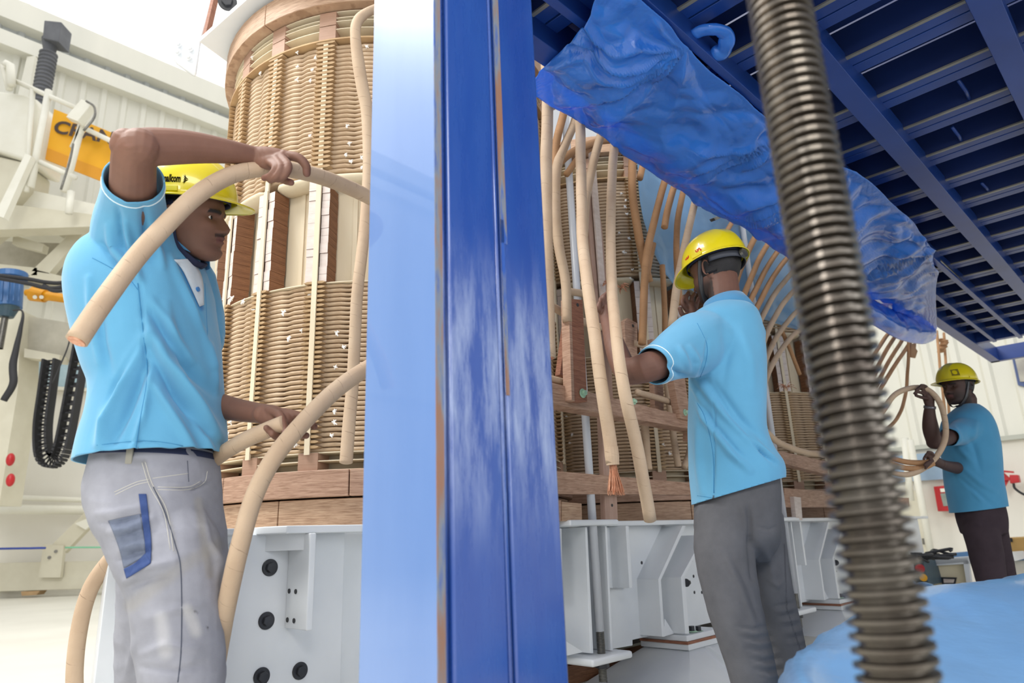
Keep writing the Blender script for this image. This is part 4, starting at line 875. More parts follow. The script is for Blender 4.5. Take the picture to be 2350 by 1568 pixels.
ps(HR, 'bracket_arm', [(2286, 1078), (2326, 1082), (2326, 1086), (2286, 1083)], SR - .35, .05, RED); ps(HR, 'bracket_arm', [(2284, 1095), (2320, 1096), (2320, 1103), (2284, 1102)], SR - .35, .05, RED)
ps(HR, 'socket_box', [(2316, 1090), (2336, 1090), (2340, 1107), (2318, 1110)], SR - .45, .15, RED, bevel=.01)
MB().tube(bez([PS(2326, 1110, SR - .4), PS(2330, 1122, SR - .4), PS(2352, 1136, SR - .4), PS(2380, 1140, SR - .4)], 5), .02, 8).build('lead', RUBBER, HR, smooth=True)
DR = struct(ps(None, 'door_1', [(2045, 1130), (2105, 1125), (2138, 1275), (2060, 1282)], SR - .12, .1, CREAMM)); DR['label'] = 'cream door panel'
MB().cyl(PS(2118, 1236, SR - .2), PS(2120, 1250, SR - .2), .02, 8).build('door_handle', STEEL, DR)
w3_ = struct(ps(None, 'window_3', [(2030, 1050), (2170, 1035), (2170, 1100), (2036, 1108)], SR - .16, .1, P('win3', '#9fb4c8', '#8ba3bd', rough=.2, nscale=2)))
for k, (a, b) in enumerate((((2076, 1005), (2090, 1150)), ((2088, 1010), (2138, 1280)))):
    MB().tube([PS(*a, SR - 1), PS(*b, SR - 1)], .06, 10).build('white_pole', WHITEC, None, smooth=True, label=['upright white pole behind the held cable loop', 'slanting white pole reaching down behind the tool cart'][k], cat='pole')
TB = thing('work_table', 'low white framed table with cream panel behind the blue film mound', 'table', PS(2180, 1330, 8))
ps(TB, 'table_top', [(2118, 1286), (2310, 1272), (2330, 1288), (2125, 1300)], 8, .8, WHITE); ps(TB, 'side_panel', [(2130, 1296), (2212, 1290), (2222, 1350), (2142, 1365)], 8.05, .04, P('panel_cream', '#ece0c2', '#e4d6b4', rough=.6))
for q in ([(2122, 1292), (2131, 1292), (2145, 1370), (2136, 1372)], [(2210, 1288), (2222, 1287), (2230, 1350), (2220, 1352)], [(2124, 1288), (2220, 1281), (2221, 1290), (2126, 1297)]): ps(TB, 'frame_bar', q, 8.0, .06, WHITE)
ps(TB, 'label_plate', [(2160, 1325), (2195, 1326), (2192, 1342), (2162, 1342)], 8.03, .02, BLACK)
ps(TB, 'label_insert', [(2165, 1329), (2190, 1330), (2188, 1338), (2166, 1338)], 8.02, .01, WOODP)
FT = ps(None, 'film_roll', [(2160, 1272), (2230, 1266), (2232, 1284), (2160, 1288)], 8.3, .3, PLASTF, label='folded pale blue film lying on the low table', cat='plastic sheet')
TM = thing('power_unit', 'dark teal power unit with red and yellow knobs right of the spindle', 'machine', PS(2100, 1350, 7.6))
ps(TM, 'housing', [(2060, 1290), (2118, 1286), (2134, 1345), (2070, 1352)], 7.6, .45, TEAL, bevel=.01)
for x, y, r, c in ((2111, 1305, .042, RED), (2119, 1326, .034, YEL), (2108, 1326, .02, BLACK)): MB().cyl(PS(x, y, 7.58), PS(x, y, 7.6), r, 18).build('knob', c, TM)
m = MB(); rnd = random.Random(5)
for j in range(16):
    a = PS(rnd.uniform(2062, 2150), rnd.uniform(1270, 1284), 7.6); m.tube(bez([a, a + Vector((rnd.uniform(-.2, .2), rnd.uniform(-.1, .1), rnd.uniform(0, .05))), a + Vector((rnd.uniform(-.25, .25), rnd.uniform(-.1, .1), rnd.uniform(-.04, .03)))], 4), .014, 6)
m.build('tool_tangle', BLACK, None, smooth=True, label='tangle of black leads and tools on the teal power unit', cat='tools', kind='stuff')
for k, pts in enumerate(([(2060, 1312), (2080, 1328), (2100, 1348), (2115, 1360)], [(2100, 1350), (2120, 1345), (2140, 1350)])):
    MB().tube(bez([PS(x, y, 6.5) for x, y in pts], 5), .03, 8).build('blue_strap', PLASTF, None, smooth=True, label=['pale blue strap slanting down in front of the power unit', 'short pale blue strap end by the film mound'][k], cat='strap')
CB = thing('cardboard_box', 'brown cardboard box with dark tape behind the far worker\'s legs', 'box', PS(2330, 1280, 9))
ps(CB, 'carton', [(2222, 1240), (2420, 1230), (2420, 1280), (2232, 1282)], 9, .5, CARD, bevel=.01); ps(CB, 'tape', [(2316, 1235), (2322, 1235), (2324, 1244), (2318, 1244)], 8.98, .02, BLACK)
ps(None, 'pallet_bench', [(2310, 1283), (2430, 1278), (2430, 1345), (2325, 1345)], 9.0, .6, WALLW, label='low white bench carrying the cardboard box at right edge', cat='bench')
ps(None, 'bench_edge', [(2312, 1279), (2430, 1274), (2430, 1282), (2316, 1288)], 8.95, .6, P('bench_blue', '#4a6f94', rough=.5), label='blue grey mat on top of the low white bench', cat='mat')
# small clamp lamp by the helmet
LM = thing('clamp_lamp', 'small dark clamp lamp hooked under the film above the helmet', 'lamp', PT(1680, 490, 1.8))
bd('lamp_head', [(1668, 476), (1690, 480), (1735, 510), (1728, 518), (1690, 500)], 1.75, .05, BLACK, LM); bd('lamp_arm', [(1638, 500), (1690, 478), (1692, 484), (1642, 506)], 1.74, .03, STEEL, LM)
# ================================================================ people
def organic(mbs, voxel, it=4, name='body'):
    b = MB()
    for m in mbs: b.add(m.v, m.f)
    me = b.mesh(name, fix=False); o = bpy.data.objects.new('tmp', me); C.objects.link(o)
    r = o.modifiers.new('r', 'REMESH'); r.mode = 'VOXEL'; r.voxel_size = voxel; r.use_smooth_shade = True
    if it:
        s = o.modifiers.new('s', 'SMOOTH'); s.factor = .5; s.iterations = it
    dg = bpy.context.evaluated_depsgraph_get(); dg.update()
    out = bpy.data.meshes.new_from_object(o.evaluated_get(dg)); out.name = name
    bpy.data.objects.remove(o); bpy.data.meshes.remove(me); return out
def arr(me):
    n = len(me.vertices); v = np.empty(n * 3); me.vertices.foreach_get('co', v); nn = np.empty(n * 3); me.vertices.foreach_get('normal', nn); return v.reshape(-1, 3), nn.reshape(-1, 3)
def projA(v):
    c = (v - O3) @ MC.T; return np.stack([1175 + F_PX * c[:, 0] / c[:, 1], 784 - F_PX * c[:, 2] / c[:, 1]], 1)
def dist_poly(p, pts):
    pts = [np.array(q, float) for q in pts]; best = np.full(len(p), 1e9); tt = np.zeros(len(p)); n = len(pts) - 1
    for i in range(n):
        a, b = pts[i], pts[i + 1]; ab = b - a; L = ab @ ab + 1e-9; t = np.clip(((p - a) @ ab) / L, 0, 1); d = np.linalg.norm(p - (a + t[:, None] * ab), axis=1)
        m = d < best; best[m] = d[m]; tt[m] = (i + t[m]) / n
    return best, tt
def facing(v, n): d = O3 - v; d /= np.linalg.norm(d, axis=1)[:, None]; return np.clip((n * d).sum(1) * 4, 0, 1)
def sculpt(me, strokes):
    """raise or sink soft folds along lines traced on the visible side"""
    v, n = arr(me); p = projA(v); fc = facing(v, n); off = np.zeros(len(v))
    for pts, w, a in strokes:
        d, t = dist_poly(p, [tuple(q) for q in bez([Vector((x, y, 0)) for x, y in pts], 5)] if False else pts)
        off += a * np.exp(-(d / w) ** 2) * (.35 + .65 * np.sin(np.pi * np.clip(t, .0, 1)))
    v = v + n * (off * fc)[:, None]; me.vertices.foreach_set('co', v.ravel()); me.update()
def wrinkle(me, amp, sc, stretch=(1, 1, 1), seed=0, region=None):
    v, n = arr(me); off = np.empty(len(v))
    S = Vector(stretch)
    for i, q in enumerate(v):
        x = Vector((q[0] * S.x * sc + seed, q[1] * S.y * sc, q[2] * S.z * sc)); off[i] = (1 - abs(noise.noise(x)) * 2) * .7 + noise.noise(x * .45) * .8
    if region is not None: off *= region(v)
    v = v + n * (off * amp)[:, None]; me.vertices.foreach_set('co', v.ravel()); me.update()
def inpoly(p, poly):
    x, y = p[:, 0], p[:, 1]; r = np.zeros(len(p), bool); j = len(poly) - 1
    for i in range(len(poly)):
        xi, yi = poly[i]; xj, yj = poly[j]
        r ^= ((yi > y) != (yj > y)) & (x < (xj - xi) * (y - yi) / (yj - yi + 1e-9) + xi); j = i
    return r
def paint(me, base, marks):
    """own colours of the thing: seams, stains, stripes, brows.  marks: ('l', pts, width, colour, opacity) | ('p', polygon, colour, opacity) | ('f', function(v)->0..1, colour)"""
    v, n = arr(me); p = projA(v); fc = (facing(v, n) > .02).astype(float); c = np.tile(np.array(lin(base)[:3]), (len(v), 1))
    for m in marks:
        if m[0] == 'l': d, t = dist_poly(p, m[1]); k = np.clip(1.4 - d / m[2], 0, 1) * m[4] * fc; col = m[3]
        elif m[0] == 'p': k = inpoly(p, m[1]).astype(float) * m[3] * fc; col = m[2]
        else: k = m[1](v); col = m[2]
        c = c * (1 - k[:, None]) + np.array(lin(col)[:3]) * k[:, None]
    a = me.color_attributes.new('Col', 'FLOAT_COLOR', 'POINT'); a.data.foreach_set('color', np.concatenate([c, np.ones((len(c), 1))], 1).ravel())
def attr_mat(name, rough, bump=.2, bscale=300, nvar=.12, nscale=14, sss=0., spec=.4, bdist=.001, sheen=0.):
    t = NT(name); at = t.n('Attribute'); at.attribute_name = 'Col'; nz = t.noise(t.coords(), nscale, 4)
    r = t.ramp(nz, 'Fac', [(.3, (1 - nvar,) * 3 + (1,)), (.7, (1 + nvar * .3,) * 3 + (1,))])
    m = t.n('Mix', _data_type='RGBA', _blend_type='MULTIPLY'); m.inputs[0].default_value = 1; t.l(at, 'Color', m, 6); t.l(r, 'Color', m, 7); t.t.links.new(m.outputs[2], t.b.inputs['Base Color'])
    t.b.inputs['Roughness'].default_value = rough; t.b.inputs['Specular IOR Level'].default_value = spec
    if sss: t.b.inputs['Subsurface Weight'].default_value = sss; t.b.inputs['Subsurface Radius'].default_value = (.012, .005, .003); t.b.inputs['Subsurface Scale'].default_value = .6
    if sheen: t.b.inputs['Sheen Weight'].default_value = sheen
    nb = t.noise(t.coords(), bscale, 3); t.bump(nb, 'Fac', bump, bdist); return t.m
SKIN = attr_mat('skin', .62, .15, 260, .14, 18, sss=.12, spec=.5)
KNIT = attr_mat('knit_shirt', .85, .30, 420, .06, 9, sheen=.25, spec=.2)
DENIM = attr_mat('trouser_cloth', .9, .35, 380, .16, 16, spec=.15)
HAIR = P('black_hair', '#17141a', '#0e0c10', rough=.6, nscale=60, bump=.6, bscale=300)
NAVYC = P('navy_band', '#1d2340', rough=.8)
HELM = P('yellow_helmet', '#e6d414', '#dcc80f', rough=.28, nscale=6, bump=.03, bscale=30)
HELM.node_tree.nodes['Principled BSDF'].inputs['Coat Weight'].default_value = .5
EYEW = P('eye_white', '#e8e4e0', rough=.15); IRIS = P('iris_dark', '#1c120e', rough=.1)
BTN = P('blue_button', '#3b7fc0', rough=.3); SHOE = P('dark_shoe', '#2b2a2c', rough=.6)
def ringloft(rings, seg=40, ex=2.3):
    """rings: (y_px, x_left_px, x_right_px, Y, half_depth): closed trunk whose outline is traced at a real distance"""
    b = MB(); rows = []
    L = [(PY(xl, y, Y), PY(xr, y, Y), d) for y, xl, xr, Y, d in rings]
    A = bez([l[0] for l in L], 4); B = bez([l[1] for l in L], 4); D = bez([Vector((l[2], 0, 0)) for l in L], 4)
    for a, c, d in zip(A, B, D):
        m = (a + c) / 2; h = (c - a) / 2; row = []
        for k in range(seg):
            q = 2 * math.pi * k / seg; cx = math.copysign(abs(math.cos(q)) ** (2 / ex), math.cos(q)); sy = math.copysign(abs(math.sin(q)) ** (2 / ex), math.sin(q))
            row.append(m + h * cx + Vector((0, 1, 0)) * d.x * sy)
        rows.append(row)
    b.grid(rows, closed=True); n = len(rows)
    b.f.append(tuple(range(seg))[::-1]); b.uv.append(None); b.f.append(tuple(range((n - 1) * seg, n * seg))); b.uv.append(None)
    bm = bmesh.new(); me = b.mesh('x'); bm.from_mesh(me); bmesh.ops.recalc_face_normals(bm, faces=bm.faces); o = MB(); o.add([v.co.copy() for v in bm.verts], [tuple(v.index for v in f.verts) for f in bm.faces]); bm.free(); return o
def limb(pts, seg=20, flat=1., upv=None):
    """pts: (x_px, y_px, Y, radius)"""
    P3 = [PY(x, y, Y) for x, y, Y, r in pts]; A = bez(P3, 4); R = bez([Vector((p[3], 0, 0)) for p in pts], 4)
    b = MB(); b.tube(A, [r.x for r in R], seg, flat=flat, upv=upv)
    b.ell(A[0], R[0].x * .97, seg=14, rings=8); b.ell(A[-1], R[-1].x * .97, seg=14, rings=8); return b
def cutmesh(me, cuts, solid=.0035):
    """open the cloth at hems and cuffs: (point, outward normal, radius)"""
    bm = bmesh.new(); bm.from_mesh(me)
    for p, n, rad in cuts:
        p = Vector(p); n = Vector(n).normalized()
        fs = [f for f in bm.faces if (f.calc_center_median() - p).length < rad]
        g = set(fs); 
        for f in fs: g.update(f.verts); g.update(f.edges)
        bmesh.ops.bisect_plane(bm, geom=list(g), plane_co=p, plane_no=n, clear_outer=False)
        kill = [f for f in bm.faces if (f.calc_center_median() - p).dot(n) > 1e-5 and (f.calc_center_median() - p).length < rad]
        bmesh.ops.delete(bm, geom=kill, context='FACES')
    for v in [v for v in bm.verts if not v.link_faces]: bm.verts.remove(v)
    seen = set(); isl = []
    for v in bm.verts:
        if v in seen: continue
        st = [v]; seen.add(v); cur = []
        while st:
            x = st.pop(); cur.append(x)
            for e in x.link_edges:
                y = e.other_vert(x)
                if y not in seen: seen.add(y); st.append(y)
        isl.append(cur)
    isl.sort(key=len)
    for c in isl[:-1]: bmesh.ops.delete(bm, geom=c, context='VERTS')
    bm.to_mesh(me); bm.free(); me.update()
def cloth(name, me, mat, parent, solid=.004):
    o = put(name, me, mat, parent); me.shade_smooth()
    s = o.modifiers.new('s', 'SOLIDIFY'); s.thickness = solid; s.offset = -1; return o
# ---- head in its own frame: x forward, y left, z up, centimetres, chin at z = 0
HZ = [0, .8, 2, 3.5, 5, 6.5, 8, 10, 11.5, 13, 15, 17, 19, 21, 22.3, 23]
HF = [6.8, 7.9, 8.3, 8.0, 8.3, 8.6, 8.6, 8.5, 8.5, 9.0, 9.1, 8.6, 7.4, 5.0, 2.6, .4]
HB = [3.0, 1.0, -1.5, -3.6, -5.4, -6.8, -8.0, -9.2, -9.8, -10.2, -10.2, -9.8, -8.6, -6.2, -3.6, -.4]
HW = [2.0, 3.8, 5.1, 5.9, 6.4, 6.7, 6.8, 7.1, 7.3, 7.5, 7.6, 7.3, 6.4, 4.6, 2.6, .3]
NZ = [6.6, 7.1, 7.6, 8.3, 9.2, 10.2, 11.2, 12.2, 13.0]; NX = [0, 1.1, 2.2, 2.6, 2.2, 1.6, .95, .4, 0]; NW = [1.5, 1.9, 1.8, 1.35, 1.0, .85, .8, .9, 1.1]
g_ = lambda x, c, s: math.exp(-((x - c) / s) ** 2)
def hsurf(z, q, out=0.):
    f, bk, w = np.interp(z, HZ, HF), np.interp(z, HZ, HB), np.interp(z, HZ, HW); c, s = math.cos(q), math.sin(q)
    cx = math.copysign(abs(c) ** .88, c); x = (f + bk) / 2 + ((f - bk) / 2 + out) * cx; y = (w + out) * math.copysign(abs(s) ** .92, s)
    if c > 0:
        ay = abs(y)
        x += np.interp(z, NZ, NX) * g_(y, 0, np.interp(z, NZ, NW)) + .55 * g_(z, 7.3, .55) * g_(ay, 1.35, .6)
        x += 1.15 * g_(z, 5.95, .42) * g_(y, 0, 2.2) + 1.15 * g_(z, 4.72, .48) * g_(y, 0, 2.0) - .75 * g_(z, 5.35, .20) * g_(y, 0, 2.6)
        x += .55 * g_(z, 1.9, 1.0) * g_(y, 0, 1.7) - .35 * g_(z, 3.5, .6) * g_(y, 0, 2.0)
        x += -1.15 * g_(z, 11.1, 1.0) * g_(ay, 3.1, 1.5) + .55 * g_(z, 12.8, .65) * g_(ay, 2.7, 2.1) + .45 * g_(z, 8.9, 1.4) * g_(ay, 4.6, 1.5)
    return x, y
def head_prims(M):
    rows = []; nz, nq = 74, 112
    for i in range(nz):
        z = 23 * (.5 - .5 * math.cos(math.pi * (.02 + .96 * i / (nz - 1)))) if False else .05 + 22.9 * i / (nz - 1)
        rows.append([M @ Vector((*hsurf(z, 2 * math.pi * k / nq), z)) for k in range(nq)])
    b = MB(); b.grid(rows, closed=True); b.f.append(tuple(range(nq))[::-1]); b.uv.append(None); n = (nz - 1) * nq; b.f.append(tuple(range(n, n + nq))); b.uv.append(None)
    R = M.to_3x3()
    for sg in (-1, 1):
        ex, ey = 6.05, 3.15 * sg
        e = MB()
        for (a0, a1, tilt, rr) in ((-1.15, 1.15, .42, .20), (-1.1, 1.1, -.50, .15)):   # lids
            pts = []
            for k in range(9):
                a = a0 + (a1 - a0) * k / 8; pts.append(M @ (Vector((ex, ey, 11.05)) + Vector((1.30 * math.cos(a) * math.cos(tilt), 1.30 * math.sin(a), 1.30 * math.cos(a) * math.sin(tilt)))))
            b.tube(pts, rr * .01, 8)
        c = M @ Vector((-1.2, 7.25 * sg, 10.2))
        b.ell(c, (.017, .0055, .031), R @ Matrix.Rotation(.25 * sg, 3, 'Z') @ Matrix.Rotation(-.18, 3, 'Y'), seg=16, rings=12)
        rim = [M @ (Vector((-1.5, 7.5 * sg, 10.3)) + Vector((1.6 * math.cos(a) - .2, .35 * sg + .25 * sg * (math.cos(a) < 0), 2.9 * math.sin(a)))) for a in [-1.9 + .36 * k for k in range(15)]]
        b.tube(rim, .0038, 8)
    return b
def eyes(M, root, look=(0, 0)):
    for sg in (-1, 1):
        c = Vector((6.05, 3.15 * sg, 11.05)); b = MB(); b.ell(M @ c, .0122, seg=20, rings=14); o = b.build('eye', EYEW, root, smooth=True)
        d = Vector((math.cos(look[0]) * math.cos(look[1]), math.sin(look[0]), math.sin(look[1]))); MB().ell(M @ (c + d * .82), (.0062, .0062, .0062), seg=16, rings=10).build('iris', IRIS, o, smooth=True)
def hair(M, root, z0=5.5, z1=21, q0=1.35, short=.45):
    rows = []; rnd = random.Random(2)
    for i in range(26):
        z = z0 + (z1 - z0) * i / 25; rows.append([])
        for k in range(60):
            q = q0 + (2 * math.pi - 2 * q0) * k / 59; e = short * min(1, i / 3, k / 3, (59 - k) / 3) + rnd.uniform(-.06, .06); zz = z if z > 9.5 or abs(q - math.pi) < 1.0 else 9.5 - (9.5 - z) * .25
            x, y = hsurf(zz, q, e); rows[-1].append(M @ Vector((x, y, zz)))
    return MB().grid(rows).build('hair', HAIR, root, smooth=True)
HA, HBW, HH = 14.2, 11.4, 13.2
def helmet(M, root, visor=5.2, drop=1.2):
    """M: frame at the centre of the rim, centimetres"""
    rows = []; n = 96
    def dome(v, q):
        r = math.cos(v) ** .78; x = HA * r * math.cos(q); y = HBW * r * math.sin(q); z = HH * math.sin(v)
        rid = .35 * g_(y, 0, 1.3) * g_(v, 1.1, .8) + .22 * (g_(abs(y), 4.6, .8)) * g_(v, .95, .5); return Vector((x * (1 + rid / 20), y, z + rid))
    for i in range(25):
        v = math.pi / 2 * (1 - i / 24) * .995; rows.append([dome(v, 2 * math.pi * k / n) for k in range(n)])
    for e, dz in ((.35, -.25), (.8, -.45), (1.0, -.6), (1.0, -.95)):
        row = []
        for k in range(n):
            q = 2 * math.pi * k / n; a = q if q < math.pi else q - 2 * math.pi; vz = max(0, math.cos(min(abs(a) * 1.28, math.pi / 2))) ** .8
            ext = e * (.9 + visor * vz); row.append(Vector(((HA + ext) * math.cos(q), (HBW + e * (.9 + visor * .35 * vz)) * math.sin(q), dz - e * drop * vz ** 1.5)))
        rows.append(row)
    rows = [[M @ p for p in r] for r in rows]
    b = MB(); b.grid(rows, closed=True); b.f.append(tuple(range(n))); b.uv.append(None)
    o = b.build('helmet', HELM, root, smooth=True, fix=True); s = o.modifiers.new('s', 'SOLIDIFY'); s.thickness = .0028; s.offset = -1
    band = [[M @ Vector((HA * .86 * math.cos(q), HBW * .86 * math.sin(q), z)) for q in [2 * math.pi * k / 48 for k in range(48)]] for z in (1.2, -.5)]
    hb = MB().grid(band, closed=True).build('headband', NAVYC, o, smooth=True); s = hb.modifiers.new('s', 'SOLIDIFY'); s.thickness = .002
    for sg in (-1, 1):
        MB().prism([M @ Vector((x, sg * (HBW * math.sqrt(max(0, 1 - (x / HA) ** 2)) * .985 + .25), z)) for x, z in ((-2.5, .2), (2.2, .2), (2.2, 1.7), (-2.5, 1.7))], (M.to_3x3() @ Vector((0, sg * .35, 0)))).build('side_slot', HELM, o, bevel=.001)
    return o
def on_dome(x, z, side, off=.12):
    v = math.asin(max(-1, min(1, z / HH))); r = math.cos(v) ** .78; return Vector((x, side * (HBW * math.sqrt(max(.02, r * r - (x / HA) ** 2)) + off), z))
def frame(origin, yaw, pitch=0., roll=0., s=.01):
    return Matrix.Translation(origin) @ Matrix.Rotation(yaw, 4, 'Z') @ Matrix.Rotation(pitch, 4, 'Y') @ Matrix.Rotation(roll, 4, 'X') @ Matrix.Scale(s, 4)
def finger(pts, r): 
    n = len(pts); return limb([(x, y, Y, r * (1.05 - .22 * i / (n - 1))) for i, (x, y, Y) in enumerate(pts)], 12)
def shoe(c, yaw, root):
    R = Matrix.Rotation(yaw, 3, 'Z'); b = MB(); rows = []
    for i in range(13):
        u = i / 12; w = .045 * (math.sin(math.pi * min(1, .12 + u * .9)) ** .5); h = .085 - .05 * u if u > .3 else .10 - .05 * u; x = -.09 + .28 * u
        rows.append([Vector(c) + R @ Vector((x, w * math.cos(a), max(0, h * .5 + h * .5 * math.sin(a)))) for a in [2 * math.pi * k / 14 for k in range(14)]])
    b.grid(rows, closed=True); b.f += [tuple(range(14))[::-1], tuple(range(12 * 14, 13 * 14))]; b.uv += [None, None]; return b.build('shoe', SHOE, root, smooth=True)
def collar(c, R, rin, h, root, flare=1.35, gap=.5):
    rows = []
    for k in range(41):
        q = gap + (2 * math.pi - 2 * gap) * k / 40; d = Vector((math.cos(q), math.sin(q), 0)); row = []
        for rr, z in ((1, -.25), (1.0, .6), (1.04, 1.0), (1.14, .95), (1.3 * flare / 1.35, .35), (1.45 * flare / 1.35, -.25 - .25 * abs(math.cos(q / 2)) ** 0)): row.append(c + R @ (d * rin * rr + Vector((0, 0, z * h))))
        rows.append(row)
    me = MB().grid(rows).mesh('collar', smooth=True); return me
from mathutils.bvhtree import BVHTree
def bvh(me): return BVHTree.FromPolygons([v.co for v in me.vertices], [tuple(p.vertices) for p in me.polygons])
def hit(bv, x, y):
    r = Vector(ray(x, y)).normalized(); h = bv.ray_cast(Vector(O3), r); return h[0], h[1], r
def seam(bv, pts, r, mat, parent, name='seam', closed=False, sub=6):
    out = []
    for q in bez([Vector((x, y, 0)) for x, y in pts], sub):
        p, n, d = hit(bv, q.x, q.y)
        if p is not None and (not out or (p - out[-1]).length < .05): out.append(p - d * r * .25)
    if len(out) > 2: return MB().tube(out, r, 6).build(name, mat, parent, smooth=True)
def patch(bv, la, lb, mat, parent, name, nu=14, nv=5, off=.0015):
    A = bez([Vector((x, y, 0)) for x, y in la], 24); B = bez([Vector((x, y, 0)) for x, y in lb], 24); rows = []
    for i in range(nu + 1):
        a = A[int(i / nu * (len(A) - 1))]; b = B[int(i / nu * (len(B) - 1))]; row = []
        for j in range(nv + 1):
            q = a.lerp(b, j / nv); p, n, d = hit(bv, q.x, q.y)
            if p is None: p = rows[-1][j] if rows else None
            else: p = p - d * off
            row.append(p)
        if all(x is not None for x in row): rows.append(row)
    o = MB().grid(rows).build(name, mat, parent, smooth=True, fix=False); m = o.modifiers.new('s', 'SOLIDIFY'); m.thickness = .0012; m.offset = 0; return o
def ringseam(bv, p, n, off, r, mat, parent, name='sleeve_stripe'):
    n = Vector(n).normalized(); c = Vector(p) + n * off; a = n.orthogonal().normalized(); b = n.cross(a); out = []
    for k in range(49):
        q = 2 * math.pi * k / 48; d = a * math.cos(q) + b * math.sin(q); h = bv.ray_cast(c, d, .13)
        if h[0] is not None: out.append(h[0] + d * r * .2)
    return MB().tube(out, r, 6).build(name, mat, parent, smooth=True)
SEAMB = P('seam_blue', '#3d86b4', rough=.9); STRW = P('stripe_white', '#dcebf2', rough=.9); SEAMD = P('seam_dark', '#4c5160', rough=.9); STITCH = P('stitch_pale', '#c9c6bd', rough=.9, nscale=200)
CREAMC = P('placket_pale', '#dfe7ec', '#d2dde4', rough=.9, nscale=40, bump=.2, bscale=500)
BLUE = '#62a5cb'; BLUED = '#508fbc'
# ---------------------------------------------------------------- worker 1 (left)
w1 = thing('person', 'worker in yellow helmet, blue polo shirt and stained grey jeans holding cable at left', 'person', (PY(400, 1200, 1.75).x, 1.75, 0))
hc = PY(516, 592, 1.73); H1 = frame(Vector((hc.x - .100, 1.735, hc.z - .002)), math.radians(3), math.radians(0), math.radians(13), .0101)
sk = [head_prims(H1)]
sk.append(limb([(400, 640, 1.76, .06), (402, 580, 1.75, .056), (412, 545, 1.74, .056), (425, 500, 1.735, .06)]))
sk.append(limb([(330, 600, 1.70, .05), (314, 520, 1.61, .050), (306, 450, 1.50, .052), (306, 395, 1.42, .049), (309, 350, 1.37, .046), (322, 337, 1.36, .044)]))
sk.append(limb([(305, 338, 1.36, .040), (350, 337, 1.39, .044), (410, 337, 1.43, .0415), (470, 341, 1.47, .036), (530, 349, 1.51, .0295), (575, 358, 1.545, .0265), (600, 362, 1.56, .027)]))
sk.append(limb([(283, 335, 1.355, .030), (290, 328, 1.355, .034)]))
# right hand over the cable
sk.append(limb([(590, 360, 1.552, .026), (615, 362, 1.555, .028), (640, 366, 1.558, .027)], flat=1.0))
sk.append(limb([(600, 372, 1.548, .018), (625, 372, 1.545, .020), (643, 368, 1.548, .018)]))
for pts, r in (([(618, 372, 1.535), (632, 384, 1.515), (622, 402, 1.515), (606, 409, 1.53)], .0098), ([(630, 364, 1.535), (645, 384, 1.508), (636, 405, 1.510), (620, 414, 1.525)], .0103),
               ([(642, 358, 1.54), (662, 380, 1.512), (654, 402, 1.512), (638, 412, 1.522)], .0105), ([(650, 356, 1.55), (684, 362, 1.54), (702, 380, 1.545), (704, 398, 1.56)], .0125),
               ([(612, 385, 1.575), (634, 404, 1.585), (652, 414, 1.575), (668, 419, 1.56)], .0110)): sk.append(finger(pts, r))
# left forearm and hand
sk.append(limb([(430, 900, 1.84, .040), (480, 925, 1.82, .036), (540, 940, 1.79, .031), (590, 948, 1.75, .0265), (605, 950, 1.73, .026)]))
sk.append(limb([(603, 950, 1.725, .026), (628, 958, 1.71, .030), (655, 966, 1.70, .024)], flat=.8))
for pts, r in (([(618, 942, 1.70), (640, 952, 1.675), (650, 975, 1.662), (655, 992, 1.66)], .0115), ([(650, 946, 1.705), (680, 952, 1.70), (708, 966, 1.70), (722, 980, 1.69)], .0105),
               ([(655, 962, 1.70), (676, 984, 1.70), (690, 998, 1.69), (703, 1000, 1.67)], .0105), ([(640, 976, 1.70), (648, 996, 1.69), (638, 1004, 1.665), (624, 996, 1.64)], .0105), ([(622, 972, 1.70), (632, 990, 1.68), (622, 992, 1.65), (611, 982, 1.635)], .0095)): sk.append(finger(pts, r))
sk.append(ringloft([(600, 290, 430, 1.75, .12), (700, 220, 440, 1.75, .15), (850, 250, 460, 1.75, .13), (1000, 250, 470, 1.75, .14), (1100, 250, 470, 1.75, .14)]))
sk.append(limb([(435, 740, 1.86, .045), (430, 820, 1.87, .042), (428, 900, 1.85, .040)]))
body1 = organic(sk, .0030, 2)
sculpt(body1, [([(590, 338), (596, 362), (592, 385)], 3, -.0012), ([(603, 340), (607, 365), (604, 388)], 2.5, -.0010), ([(584, 340), (588, 362)], 2.5, -.001), ([(648, 344), (652, 352)], 6, .003), ([(632, 350), (636, 358)], 5, .002), ([(615, 352), (640, 350)], 3, -.0008), ([(620, 950), (635, 975)], 3, -.001), ([(605, 935), (612, 960)], 3, -.001),
    ([(300, 330), (300, 345)], 14, .004), ([(478, 492), (500, 498), (510, 512)], 3, -.001)])
SK1 = '#7d5848'
def lips(M, s=1.):
    Mi = M.inverted()
    def f(v):
        q = np.array([Mi @ Vector(p) for p in v]); return q
    return f
